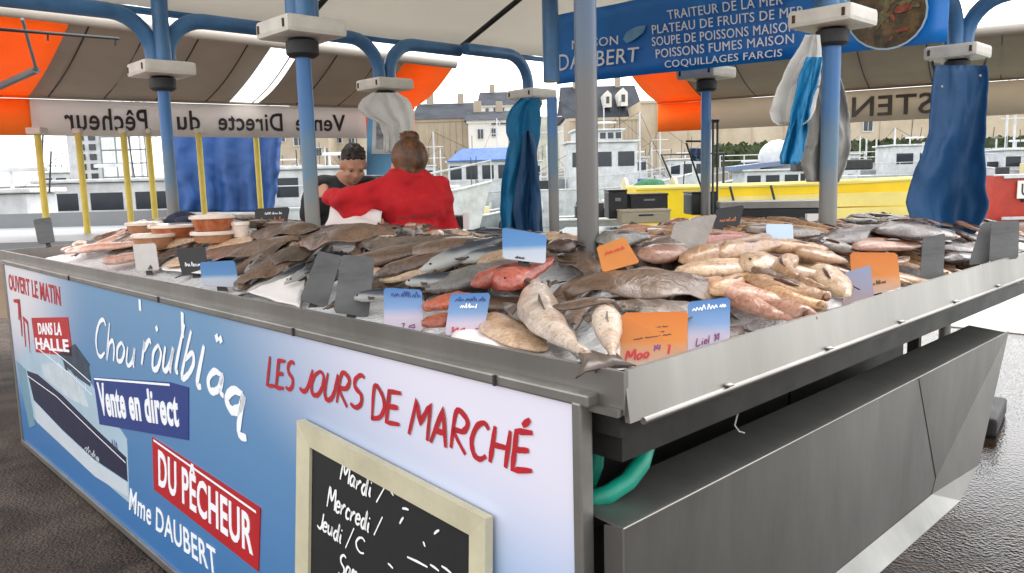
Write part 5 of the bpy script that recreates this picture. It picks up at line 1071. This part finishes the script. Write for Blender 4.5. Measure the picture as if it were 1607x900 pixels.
# soup tubs
def tub(label, px, py, rpx, h, mt, z=None, group='soup tubs', lid=True):
    b = heap(px, py, .05); D = (b - CP).dot(_f); r = rpx * D / F; root = thing('soup_tub', label, 'tub', b, group)
    m = MB(); m.lathe([(r * .78, 0), (r * .8, .004), (r * .95, h), (r * .9, h)], b, 24); m.build('tub', mt, root, smooth=True)
    m = MB(); m.lathe([(r * .98, h - .007), (r * 1.03, h - .005), (r * 1.03, h + .004), (r * .94, h + .01), (r * .86, h + .009), (r * .4, h + .01)], b, 24); m.build('lid', LID, root, smooth=True)
    return b, h, r
tub('small orange soup tub in front of the others', 242, 388, 32, .05, SAUCEP)
tub('wide orange soup tub at the back left', 272, 374, 35, .055, SAUCE)
b_, h_, r_ = tub('pale orange soup tub under the red one', 336, 380, 34, .038, SAUCEP)
root = thing('soup_tub', 'red orange soup tub stacked on the pale one', 'tub', b_ + ZZ * (h_ + .012), 'soup tubs')
m = MB(); m.lathe([(r_ * .78, 0), (r_ * .8, .004), (r_ * .95, .055), (r_ * .9, .055)], root.location, 24); m.build('tub', SAUCE, root, smooth=True)
m = MB(); m.lathe([(r_ * .98, .048), (r_ * 1.03, .05), (r_ * 1.03, .059), (r_ * .94, .064), (r_ * .86, .06), (r_ * .4, .061)], root.location, 24); m.build('lid', LID, root, smooth=True)
tub('pale orange soup tub at the back, furthest left', 228, 366, 28, .045, SAUCEP)
tub('small clear tub right of the stacked soup tubs', 378, 372, 14, .055, LID)
# navy gloves / cloth lump
m = MB(); c = heap(205, 372, .05) + VV * .25 + ZZ * .02
rr = random.Random(5)
for k in range(7): m.ell(c + UU * rr.uniform(-.12, .12) + VV * rr.uniform(-.06, .06) + ZZ * rr.uniform(0, .05), (rr.uniform(.05, .1), rr.uniform(.04, .08), rr.uniform(.03, .06)), 12, 8)
def remesh(mb, name, mt, parent, vox, loc=None, smooth_it=4, folds=0.):
    o = mb.build(name, mt, parent, smooth='all', loc=loc)
    md = o.modifiers.new('r', 'REMESH'); md.mode = 'VOXEL'; md.voxel_size = vox; md.use_smooth_shade = True
    s2 = o.modifiers.new('s', 'SMOOTH'); s2.iterations = smooth_it; s2.factor = .5
    dg = bpy.context.evaluated_depsgraph_get(); me = bpy.data.meshes.new_from_object(o.evaluated_get(dg)); o.modifiers.clear(); old = o.data; o.data = me; bpy.data.meshes.remove(old); me.name = name
    me.polygons.foreach_set('use_smooth', [True] * len(me.polygons))
    if folds:
        for q in me.vertices: c_ = q.co; q.co = c_ + q.normal * folds * (mnoise.noise((c_.x * 7 + c_.z * 5, c_.y * 7, c_.z * 13 - c_.x * 6)) + .5 * mnoise.noise((c_.x * 19, c_.y * 19, c_.z * 26)))
    return o
tag(remesh(m, 'cloth_bundle', NAVYC, None, .011, c, folds=.02), 'crumpled navy cloth behind the soup tubs', 'cloth')

# ---------------------------------------------------------------- inside the stall
# grey side table of the next stall, with raised back
root = thing('side_table', 'pale grey metal table with raised edges beyond the left end', 'table', at(60, 500, 6.2))
def slab(pts, th): m = MB(); m.prism(pts, th); return m
tq = [at(-160, 379, 5.2), at(232, 366, 5.2), at(290, 338, 7.4), at(-60, 342, 7.4)]; zt2 = 1.08
tq = [V((p.x, p.y, zt2)) for p in tq]
slab(tq, (0, 0, -.05)).build('table_top', mat('pale_grey_metal', rgb(136, 139, 142), .5, .2, noise=.12, nscale=2), root)
m = MB(); m.prism([tq[3], tq[2], tq[2] + ZZ * .13, tq[3] + ZZ * .13], (0, .02, 0)); m.prism([tq[2], tq[1], tq[1] + ZZ * .03, tq[2] + ZZ * .13], (.02, 0, 0)); m.build('upstand', mat('pale_grey_metal', None, 0), root)
m = MB(); m.prism([tq[0] - ZZ * .06, tq[1] - ZZ * .06, tq[1] - ZZ * .5, tq[0] - ZZ * .5], (0, .03, 0)); m.build('front_panel', mat('brown_board', rgb(172, 150, 126), .7, noise=.2, nscale=3), root)
for q in (tq[0], tq[1], tq[2]):
    m = MB(); m.box((q.x - .05, q.y + .06, .5), (.05, .05, 1.02)); m.build('leg', DARKSTEEL, root)
# scale bench at the right back
root = thing('weighing_bench', 'dark weighing bench with a steel top behind the tan fish', 'bench', at(1225, 560, 4.3))
A0 = at(1130, 328, 4.45); A1 = at(1300, 326, 4.1); dz = V((.05, .28, 0))
m = MB(); m.prism([A0, A1, A1 + dz, A0 + dz], (0, 0, .035)); m.build('steel_top', STEEL, root)
m = MB(); m.prism([A0 - ZZ * .005, A1 - ZZ * .005, A1 + dz - ZZ * .005, A0 + dz - ZZ * .005], (0, 0, -.16)); m.build('cabinet', BLACK, root)
m = MB(); m.tube([A0 - ZZ * .07 - dz * .05, A1 - ZZ * .07 - dz * .05], .012, 8); m.build('rail', STEEL, root)
m = MB(); m.box(lerp(A0, A1, .86) - dz * .08 - ZZ * .05, (.07, .03, .04)); m.build('display', PAPER, root)
for t_ in (.04, .96):
    m = MB(); p = lerp(A0, A1, t_) + dz * .5; m.box((p.x, p.y, (p.z - .15) / 2), (.05, .05, p.z - .16)); m.build('leg', DARKSTEEL, root)
# dark green table in the aisle
root = thing('work_table', 'dark green work table top seen behind the corner post', 'table', at(965, 560, 4.6))
Q = [at(860, 372, 4.3), at(1062, 372, 4.3), at(1050, 348, 5.1), at(888, 350, 5.1)]; zq = Q[0].z
m = MB(); m.prism([V((p.x, p.y, zq)) for p in Q], (0, 0, -.05)); m.build('table_top', mat('dark_green_paint', rgb(30, 66, 54), .35, noise=.3, nscale=4), root)
for p in Q[:2]:
    m = MB(); m.box((p.x * .98, p.y + .08, (zq - .05) / 2), (.05, .05, zq - .05)); m.build('leg', DARKSTEEL, root)
# stacked crates/boxes on it
for i, (x0, x1, y0, y1, d, mt, lb) in enumerate(((976, 1052, 331, 352, 4.8, mat('cardboard', rgb(196, 182, 158), .7, noise=.15, nscale=5), 'beige cardboard box on the green table'), (956, 984, 300, 344, 5.0, BLACK, 'black crate standing left of the cardboard box'), (1086, 1126, 303, 338, 4.9, BLACK, 'black plastic crate at the foot of the trolley handle'), (990, 1048, 306, 331, 5.0, DARKGREY, 'dark crate stacked on the cardboard box'))):
    p = at((x0 + x1) / 2, y1, d); q0_, q1_ = at(x0, y1, d), at(x1, y0, d); root = thing('box' if i == 0 else 'crate', lb, 'box' if i == 0 else 'crate', p, 'boxes behind the corner post')
    wx, hz_ = q1_.x - q0_.x, q1_.z - q0_.z; cc = V((p.x, p.y + .12, (q0_.z + q1_.z) / 2))
    m = MB(); m.box(cc, (wx, .24, hz_), bev=.008); m.build('body', mt, root)
    m = MB(); m.box(cc - V((0, .124, -.2 * hz_)), (wx * .3, .006, hz_ * .12)); m.build('handhold', DARKGREY if i == 0 else GREYP, root)
    m = MB(); m.box((cc.x, cc.y, cc.z + hz_ / 2 + .004), (wx * 1.03, .25, .012), bev=.003); m.build('rim', mt, root)
# trolley handle
root = thing('hand_trolley', 'black folding trolley standing beside the back right post', 'trolley', at(1112, 470, 4.75))
for px in (1119, 1126):
    m = MB(); m.tube([at(px, 190, 4.75), at(px - 1, 420, 4.75)], .007, 8); m.build('rail', BLACK, root, smooth=True)
m = MB(); m.tube([at(1117, 190, 4.75), at(1128, 190, 4.75)], .011, 8); m.build('handle', BLACK, root)
p = at(1122, 420, 4.75); m = MB(); m.box((p.x, p.y + .02, .08), (.3, .12, .02)); m.tube([(p.x - .02, p.y, p.z), (p.x - .1, p.y, .08)], .01, 8); m.tube([(p.x + .02, p.y, p.z), (p.x + .1, p.y, .08)], .01, 8); m.build('foot_plate', BLACK, root)
m = MB(); m.tube([at(1077, 225, 5.0), at(1103, 302, 4.9)], .006, 6); m.tube([at(1076, 222, 5.0), at(1100, 222, 5.0)], .006, 6); tag(m.build('stay_rod', BLACK, None, loc=at(1077, 225, 5)), 'thin black stay rod left of the back right post', 'rod')
cloth('tarpaulin_sheet', 'small grey blue sheet tied beside the back right post', 'sheet', [(233, 1082, 1102), (253, 1084, 1101)], 5.05, mat('grey_blue_sheet', rgb(92, 116, 144), .5, noise=.2), 2, .01)
# banner
ban = thing('shop_banner', 'blue banner with white menu lettering and a seafood platter picture', 'banner', at(1180, 100, 4.7))
bA, bB = at(874, 133, 5.0), at(1486, 66, 3.4); hB = .42
def bpt(s_, h): return bA + (bB - bA) * s_ + ZZ * (hB * h)
m = MB(); rows = []
for i in range(31):
    s_ = i / 30; rows.append([bpt(s_, k / 6) + (bB - bA).cross(ZZ).normalized() * (.01 * math.sin(s_ * 25) + .006 * math.sin(k + s_ * 9)) for k in range(7)])
m.grid(rows); m.build('vinyl', BANNER, ban, smooth='all', solid=.003)
bn = (bB - bA).cross(ZZ).normalized(); bn = bn if bn.dot(CP - bA) > 0 else -bn
def bpx(*pp):
    return [hit(x, y, bA + bn * .02, bn) for x, y in pp]
def bflat(name, mt, pts, lift=.0): m = MB(); m.prism([p + bn * lift for p in bpx(*pts)], bn * .002); return m.build(name, mt, ban)
m = MB(); m.prism(bpx((875, 133), (968, 124), (962, 60), (875, 72)), bn * .0015); 
LETT = [('TRAITEUR DE LA MER', [(1049, 31), (1229, 7), (1229, -10), (1047, 17)]), ('PLATEAU DE FRUITS DE MER', [(1024, 54), (1262, 25), (1262, 9), (1023, 40)]), ('SOUPE DE POISSONS MAISON', [(1024, 73), (1250, 49), (1250, 33), (1023, 59)]),
        ('POISSONS FUMES MAISON', [(1030, 92), (1246, 68), (1246, 53), (1029, 78)]), ('COQUILLAGES FARCIS', [(1044, 109), (1227, 91), (1228, 77), (1043, 96)])]
for b_, q in LETT: m = MB(); text_on(m, b_, bpx(*q), bn, 0., th=.003); m.build('lettering', WPRINT, ban)
m = MB()
text_on(m, 'MAISON', bpx((898, 78), (970, 70), (970, 56), (898, 64)), bn, 0., th=.003); text_on(m, 'DAUBERT', bpx((877, 112), (1001, 97), (1003, 74), (877, 86)), bn, 0., th=.003); m.build('lettering', WPRINT, ban)
bflat('fish_emblem', mat('pale_blue_print', rgb(116, 174, 216), .4, noise=.3, nscale=20), [(978, 62), (984, 50), (1000, 42), (1014, 40), (1010, 52), (996, 62), (984, 68)])
# platter picture: a printed oval with coloured patches
ov = [(1392 + 62 * math.cos(t_ / 24 * 6.283) * 1.0, 18 + 58 * math.sin(t_ / 24 * 6.283) - .09 * 62 * math.cos(t_ / 24 * 6.283)) for t_ in range(24)]
bflat('platter_edge', mat('pale_edge_print', rgb(170, 196, 214), .4), [(1392 + (x - 1392) * 1.05, 18 + (y - 18) * 1.05) for x, y in ov])
bflat('platter_picture', mat('seafood_print', rgb(120, 92, 50), .4, c2=rgb(38, 34, 22), nscale=16), ov, .002)
rr = random.Random(8)
for k in range(26):
    t_ = rr.uniform(0, 6.28); q = rr.uniform(.1, .8); x, y = 1392 + 58 * q * math.cos(t_), 22 + 50 * q * math.sin(t_); s_ = rr.uniform(4, 11); an = rr.uniform(0, 3)
    pts = [(x + s_ * (1 + .3 * rr.random()) * math.cos(an) * math.cos(f) - s_ * .45 * math.sin(an) * math.sin(f), y + s_ * math.sin(an) * math.cos(f) + s_ * .45 * math.cos(an) * math.sin(f)) for f in [i / 9 * 6.283 for i in range(9)]]
    mm = mat('print_prawn', rgb(166, 82, 52), .4, c2=rgb(110, 50, 34), nscale=40) if x > 1398 and y > 8 else mat('print_oyster', rgb(140, 128, 82), .4, c2=rgb(70, 62, 38), nscale=40)
    bflat('seafood_patch', mm, pts, .004 + .0003 * k)

# hanging oilskins
cloth('oilskin_apron', 'big royal blue oilskin apron hanging from the right collar', 'apron', [(103, 1468, 1550), (118, 1464, 1552), (150, 1462, 1550), (210, 1457, 1546), (250, 1444, 1546), (290, 1428, 1547), (320, 1421, 1551), (345, 1430, 1544), (366, 1444, 1532), (372, 1452, 1526)], 3.98, OILB, 1.35, .045, curl=-.16, seed=3, group='aprons hanging on the posts')
root = thing('apron_strap', 'dark webbing straps holding the big blue apron to its collar', 'strap', at(1505, 100, 4.0))
for (x0, y0, x1, y1) in ((1462, 97, 1470, 124), (1548, 92, 1540, 116)):
    m = MB(); m.tube([at(x0, y0, 4.06), at(x1, y1, 3.97)], .009, 8, rv=[.003, .003]); m.build('strap', BLACK, root)
for px, py in ((1478, 136), (1538, 119)):
    m = MB(); p = at(px, py, 3.93); m.lathe([(.006, -.003), (.006, .003)], p, 12, (V((1, 0, 0)), ZZ, V((0, -1, 0)))); m.build('eyelet', TRIM, root)
cloth('oilskin_apron', 'white oilskin apron on the draped post, spreading left', 'apron', [(55, 1264, 1286), (75, 1254, 1288), (100, 1238, 1290), (140, 1220, 1285), (175, 1208, 1278), (190, 1212, 1268), (196, 1222, 1260)], 3.02, OILW, 2.1, .03, curl=-.06, seed=5, group='aprons hanging on the posts')
cloth('oilskin_apron', 'narrow bright blue apron twisted beside the white one', 'apron', [(90, 1266, 1290), (120, 1254, 1286), (160, 1246, 1274), (210, 1235, 1266), (245, 1224, 1260), (258, 1226, 1252)], 2.94, OILT, 1.6, .022, seed=6, group='aprons hanging on the posts')
cloth('oilskin_apron', 'greyish translucent apron hanging behind the draped post', 'apron', [(95, 1282, 1312), (130, 1272, 1322), (180, 1266, 1334), (230, 1260, 1335), (260, 1258, 1328), (286, 1266, 1316)], 3.3, OILG, 2.2, .03, seed=7, group='aprons hanging on the posts')
cloth('oilskin_jacket', 'turquoise oilskin jacket hanging from the back post', 'jacket', [(154, 818, 846), (172, 800, 848), (190, 794, 848), (212, 794, 848), (222, 800, 846), (255, 792, 840), (290, 787, 836), (330, 785, 828), (362, 787, 826)], 5.42, OILT, 1.7, .04, seed=8, curl=-.05)
cloth('oilskin_apron', 'royal blue apron hanging below the turquoise jacket', 'apron', [(205, 824, 834), (225, 820, 840), (260, 816, 844), (300, 808, 848), (330, 805, 850), (366, 812, 852), (380, 820, 852)], 5.30, OILB, 1.6, .04, seed=9, group='aprons hanging on the posts')
cloth('smock', 'white smock draped over the collar behind the woman', 'smock', [(146, 584, 624), (156, 568, 640), (170, 561, 648), (182, 572, 650), (194, 596, 650), (214, 602, 650), (240, 602, 648)], 4.72, OILW, 3, .035, seed=10, curl=-.05)
root = thing('notice_board', 'blue notice board with a white framed picture behind the woman', 'notice board', at(600, 280, 4.95))
Q = [at(575, 275, 4.95), at(640, 275, 4.95), at(640, 165, 4.95), at(577, 165, 4.95)]
m = MB(); m.prism(Q, (0, .025, 0)); m.build('board', mat('light_blue_board', rgb(96, 160, 204), .5, noise=.15, nscale=3), root)
Q = [at(583, 242, 4.94), at(634, 242, 4.94), at(634, 168, 4.94), at(586, 168, 4.94)]
m = MB(); m.prism(Q, (0, .012, 0)); fr = m.build('picture_frame', WHITEP, root)
m = MB(); m.prism([bil(Q, .12, .1) - V((0, .003, 0)), bil(Q, .88, .1) - V((0, .003, 0)), bil(Q, .88, .9) - V((0, .003, 0)), bil(Q, .12, .9) - V((0, .003, 0))], (0, .002, 0)); m.build('picture', mat('grey_print', rgb(206, 206, 206), .5, c2=rgb(96, 96, 100), nscale=5), fr)

# ---------------------------------------------------------------- people
def cap(m, a, b, ra, rb, n=8, seg=14, fl=1.):
    a, b = V(a), V(b); L_ = (b - a); ln = L_.length; t = L_.normalized(); path = []; rs = []
    for i in range(-3, 1): q = i / 3; path.append(a + t * (ra * math.sin(q * math.pi / 2))); rs.append(max(.002, ra * math.cos(q * math.pi / 2)))
    for i in range(1, n): path.append(a + L_ * (i / n)); rs.append(ra + (rb - ra) * i / n)
    for i in range(0, 4): q = i / 3; path.append(b + t * (rb * math.sin(q * math.pi / 2))); rs.append(max(.002, rb * math.cos(q * math.pi / 2)))
    m.tube(path, rs, seg)
def hand_mesh(m, wrist, dirn, side_, up, s=1., curl=.7):
    """palm, four unequal bent fingers and a thumb from the side of the palm"""
    d, sd, u_ = V(dirn).normalized(), V(side_).normalized(), V(up).normalized()
    m.ell(wrist + d * .045 * s, (.02 * s, .042 * s, .05 * s), 12, 8, (u_, sd, d))
    for i, (o, l) in enumerate(((-.03, .062), (-.01, .074), (.01, .07), (.029, .055))):
        p = wrist + d * .085 * s + sd * o * s; q = p + (d * math.cos(curl * .5) - u_ * math.sin(curl * .5)) * l * .5 * s; r = q + (d * math.cos(curl * 1.5) - u_ * math.sin(curl * 1.5)) * l * .5 * s
        cap(m, p, q, .0095 * s, .009 * s, 3, 8); cap(m, q, r, .009 * s, .0075 * s, 3, 8)
    p = wrist + d * .03 * s - sd * .036 * s; q = p + (d * .6 - sd * .55 - u_ * .3).normalized() * .038 * s; r = q + (d * .9 - u_ * .35 + sd * .1).normalized() * .032 * s
    cap(m, p, q, .0125 * s, .011 * s, 3, 8); cap(m, q, r, .011 * s, .009 * s, 3, 8)
def head(m, c, fw_, up, s=1.):
    fw_, up = V(fw_).normalized(), V(up).normalized(); fw_ = (fw_ - up * fw_.dot(up)).normalized(); sd = fw_.cross(up); A = (sd, fw_, up); L2 = lambda x, y, z: c + (sd * x + fw_ * y + up * z) * s
    m.ell(L2(0, -.01, .03), (.074 * s, .093 * s, .085 * s), 20, 14, A); m.ell(L2(0, .022, -.04), (.056 * s, .064 * s, .072 * s), 18, 12, A); m.ell(L2(0, .05, -.085), (.03 * s, .026 * s, .024 * s), 12, 8, A)
    m.ell(L2(0, .088, -.018), (.012 * s, .018 * s, .022 * s), 10, 8, A); cap(m, L2(0, .08, .02), L2(0, .1, -.025), .008 * s, .012 * s, 3, 8)
    for k in (-1, 1):
        m.ell(L2(k * .076, -.005, -.012), (.011 * s, .02 * s, .032 * s), 10, 8, A); m.ell(L2(k * .03, .078, .028), (.022 * s, .012 * s, .009 * s), 10, 6, A); m.ell(L2(k * .04, .058, -.03), (.022 * s, .022 * s, .022 * s), 10, 8, A)
    m.ell(L2(0, .082, -.055), (.024 * s, .01 * s, .008 * s), 10, 6, A)
    return L2, A
def eyes(c, L2, A, parent, s=1.):
    m = MB()
    for k in (-1, 1): m.ell(L2(k * .031, .078, .008), (.011 * s, .006 * s, .0035 * s), 10, 6, A)
    m.build('eye', mat('eye_lid', rgb(120, 84, 70), .5), parent, smooth='all'); m = MB()
    for k in (-1, 1): m.ell(L2(k * .031, .0815, .007), (.007 * s, .004 * s, .0035 * s), 8, 6, A)
    m.build('pupil', EYE, parent, smooth='all')
# woman in red, seen from behind, left arm stretched out
pw = at(645, 300, 3.72); X, Y = pw.x, pw.y; gz = 0.0
wp = thing('person', 'woman in red sweatshirt with blonde bun, seen from behind, arm stretched left', 'person', (X, Y, 0))
hz_top = at(640, 222, 3.72).z; H = hz_top
fwd = V((-.25, .97, 0)).normalized(); rt = V((.97, .25, 0)).normalized()
P_ = lambda x, y, z: V((X, Y, 0)) + rt * (x * .78) + fwd * y + ZZ * z
zsh = at(645, 290, 3.72).z; zhip = zsh - .50
hc = P_(-.01, .03, H - .115)
bd = MB(); L2, A = head(bd, hc, fwd + V((-.35, 0, -.25)), ZZ + fwd * .15)
cap(bd, P_(0, .0, zsh + .01), hc + V((0, 0, -.06)), .062, .056)
elbL, wrL = at(527, 325, 3.62), at(575, 338, 3.32)
shL, shR = P_(-.16, 0, zsh - .03), P_(.16, 0, zsh - .03)
elbL = at(540, 316, 3.66); wrL = at(516, 306, 3.78)
elbR = P_(.23, .08, zsh - .28); wrR = P_(.12, .3, zsh - .33)
def torso(m, e):
    m.ell(P_(0, 0, zsh - .10), (.138 + e, .1 + e, .13), 20, 12, (rt, fwd, ZZ)); m.ell(P_(0, .0, zsh - .28), (.124 + e, .105 + e, .2), 20, 12, (rt, fwd, ZZ)); m.ell(P_(0, 0, zhip + .03), (.134 + e, .12 + e, .17), 20, 12, (rt, fwd, ZZ))
    cap(m, P_(-.13, 0, zsh - .045), P_(.13, 0, zsh - .045), .062 + e, .062 + e); cap(m, P_(-.06, 0, zsh + .0), P_(.06, 0, zsh + .0), .062 + e, .062 + e)
torso(bd, 0)
for s_ in (-1, 1):
    cap(bd, P_(s_ * .09, 0, zhip - .02), P_(s_ * .1, .02, zhip - .42), .095, .06); cap(bd, P_(s_ * .1, .02, zhip - .42), P_(s_ * .1, 0, .09), .058, .04); cap(bd, P_(s_ * .1, -.04, .05), P_(s_ * .11, .15, .04), .045, .035)
for sh, el, wr in ((shL, elbL, wrL), (shR, elbR, wrR)): cap(bd, sh, el, .052, .042); cap(bd, el, wr, .042, .028)
hand_mesh(bd, wrL, (wrL - elbL), V((0, -.5, -.8)), V((.3, -.8, .5)), .95); hand_mesh(bd, wrR, wrR - elbR, rt * -1, ZZ, .95)
body = remesh(bd, 'body', SKIN, wp, .009)
sw = MB(); torso(sw, .022)
for sh, el, wr in ((shL, elbL, wrL), (shR, elbR, wrR)): cap(sw, sh, el, .07, .062); cap(sw, el, lerp(el, wr, .82), .06, .045)
for k in range(5): cap(sw, P_(-.14, -.105, zhip + .12 + .05 * k), P_(.15, -.11, zhip + .09 + .05 * k), .02, .016)
cap(sw, lerp(shL, elbL, .3) - ZZ * .04, lerp(shL, elbL, .9) - ZZ * .05, .05, .05)
swo = remesh(sw, 'sweatshirt', REDS, wp, .011, smooth_it=5, folds=.02)
m = MB(); qd = [P_(-.10, -.138, zsh - .16), P_(.0, -.139, zsh - .155), P_(.0, -.139, zsh - .125), P_(-.10, -.138, zsh - .13)]; scribble(m, qd, -fwd, .003, 9, random.Random(2))
qd = [P_(.02, -.139, zsh - .155), P_(.12, -.138, zsh - .15), P_(.12, -.138, zsh - .12), P_(.02, -.139, zsh - .125)]; scribble(m, qd, -fwd, .003, 9, random.Random(4)); m.build('lettering', mat('dark_red_print', rgb(110, 20, 30), .7), swo)
tr = MB()
for s_ in (-1, 1): cap(tr, P_(s_ * .09, 0, zhip - .0), P_(s_ * .1, .02, zhip - .42), .112, .08); cap(tr, P_(s_ * .1, .02, zhip - .42), P_(s_ * .1, 0, .1), .078, .065)
tr.ell(P_(0, 0, zhip), (.19, .145, .14), 18, 12, (rt, fwd, ZZ)); remesh(tr, 'trousers', DENIM, wp, .014, folds=.01)
hm = MB(); hm.ell(L2(0, -.03, .035), (.086, .092, .098), 20, 14, A); hm.ell(L2(0, -.048, -.025), (.066, .052, .06), 18, 12, A); hm.ell(L2(.008, -.035, .128), (.044, .044, .036), 16, 10, A)
rr = random.Random(3)
for k in range(14): a_ = rr.uniform(0, 6.28); hm.ell(L2(.04 * math.cos(a_), -.035 + .035 * math.sin(a_), .128 + rr.uniform(-.02, .025)), (.014, .014, .011), 8, 6, A)
remesh(hm, 'hair', HAIRB, wp, .007, smooth_it=2, folds=.006)
eyes(hc, L2, A, wp)
# man bending, dark T-shirt
pm = at(540, 300, 5.0); X2, Y2 = pm.x, pm.y
mp_ = thing('person', 'man with short dark hair in a black T-shirt, looking down', 'person', (X2, Y2, 0))
fwd = V((.25, -.97, 0)).normalized(); rt = fwd.cross(ZZ); Q_ = lambda x, y, z: V((X2, Y2, 0)) + rt * x + fwd * y + ZZ * z
hc = at(555, 259, 4.86); zsh = at(540, 283, 5.0).z; zhip = zsh - .5
bd = MB(); L2, A = head(bd, hc, fwd + V((.15, 0, -.75)), ZZ + fwd * .65 + V((.1, 0, 0)))
cap(bd, Q_(0, -.02, zsh), hc - ZZ * .05 - fwd * .03, .062, .055)
def torso2(m, e):
    m.ell(Q_(0, -.02, zsh - .12), (.19 + e, .115 + e, .14), 18, 12, (rt, fwd, ZZ)); m.ell(Q_(0, -.06, zsh - .3), (.175 + e, .12 + e, .2), 18, 12, (rt, fwd, ZZ)); m.ell(Q_(0, -.08, zhip), (.17 + e, .125 + e, .14), 18, 12, (rt, fwd, ZZ)); cap(m, Q_(-.15, -.02, zsh - .05), Q_(.15, -.02, zsh - .05), .068 + e, .068 + e)
torso2(bd, 0)
for s_ in (-1, 1):
    el = Q_(s_ * .25, .02, zsh - .32); wr = Q_(s_ * .12, .24, zsh - .36); cap(bd, Q_(s_ * .18, -.02, zsh - .05), el, .052, .043); cap(bd, el, wr, .042, .03); hand_mesh(bd, wr, wr - el, rt * s_, ZZ)
    cap(bd, Q_(s_ * .09, -.08, zhip), Q_(s_ * .1, -.05, zhip - .43), .09, .06); cap(bd, Q_(s_ * .1, -.05, zhip - .43), Q_(s_ * .1, -.08, .09), .058, .042); cap(bd, Q_(s_ * .1, -.1, .05), Q_(s_ * .11, .1, .04), .048, .038)
remesh(bd, 'body', SKINM, mp_, .01)
ts = MB(); torso2(ts, .016)
for s_ in (-1, 1): cap(ts, Q_(s_ * .17, -.02, zsh - .05), lerp(Q_(s_ * .18, -.02, zsh - .05), Q_(s_ * .25, .02, zsh - .32), .62), .078, .064)
remesh(ts, 'tshirt', BLKT, mp_, .012, folds=.01)
tr = MB(); tr.ell(Q_(0, -.08, zhip - .02), (.185, .14, .13), 16, 10, (rt, fwd, ZZ))
for s_ in (-1, 1): cap(tr, Q_(s_ * .09, -.08, zhip - .02), Q_(s_ * .1, -.05, zhip - .43), .105, .075); cap(tr, Q_(s_ * .1, -.05, zhip - .43), Q_(s_ * .1, -.08, .1), .074, .06)
remesh(tr, 'trousers', DENIM, mp_, .016)
hm = MB(); hm.ell(L2(0, -.022, .044), (.077, .088, .08), 18, 12, A); hm.ell(L2(0, -.05, .0), (.07, .058, .055), 16, 10, A)
rr = random.Random(6)
for k in range(40): a_ = rr.uniform(0, 6.28); e_ = rr.uniform(.2, 1.2); hm.ell(L2(.072 * math.cos(a_) * math.sin(e_), -.015 + .082 * math.sin(a_) * math.sin(e_), .046 + .078 * math.cos(e_)), (.014, .016, .011), 8, 6, A)
remesh(hm, 'hair', HAIRD, mp_, .006, smooth_it=1, folds=.005)
eyes(hc, L2, A, mp_)
# paper the woman wraps fish in, and the dark block below it
m = MB(); Q = [at(508, 366, 3.62), at(594, 360, 3.5), at(600, 334, 3.62), at(520, 322, 3.8)]; rows = [[bil(Q, i / 8, j / 8) + ZZ * (.01 * math.sin(i * .9 + j)) for i in range(9)] for j in range(9)]
m.grid(rows); tag(m.build('wrapping_paper', PAPER, None, smooth='all', loc=Q[0], solid=.002), 'sheet of white wrapping paper held up left of the woman', 'paper')
root = thing('paper_roll_stand', 'dark box with a grey front on the inner bench right of the woman', 'box', at(715, 372, 3.9))
m = MB(); p = at(712, 356, 3.95); m.box(p, (.12, .16, .11), bev=.008); m.build('body', DARKGREY, root)
m = MB(); q = at(732, 356, 3.86); m.box(q, (.03, .03, .13), bev=.003); m.build('front_post', PAPER, root)
root = thing('inner_bench', 'dark bench edge between the fish heap and the woman', 'bench', at(560, 480, 3.6))
m = MB(); m.prism([W(1.45, 1.345, 1.06), W(3.3, 1.345, 1.06), W(3.3, 1.42, 1.06), W(1.45, 1.42, 1.06)], (0, 0, .03)); m.build('bench_top', BLACK, root)
for a in (1.5, 3.25):
    m = MB(); m.box(W(a, 1.385, .53), (.05, .05, 1.06), AX); m.build('leg', DARKSTEEL, root)
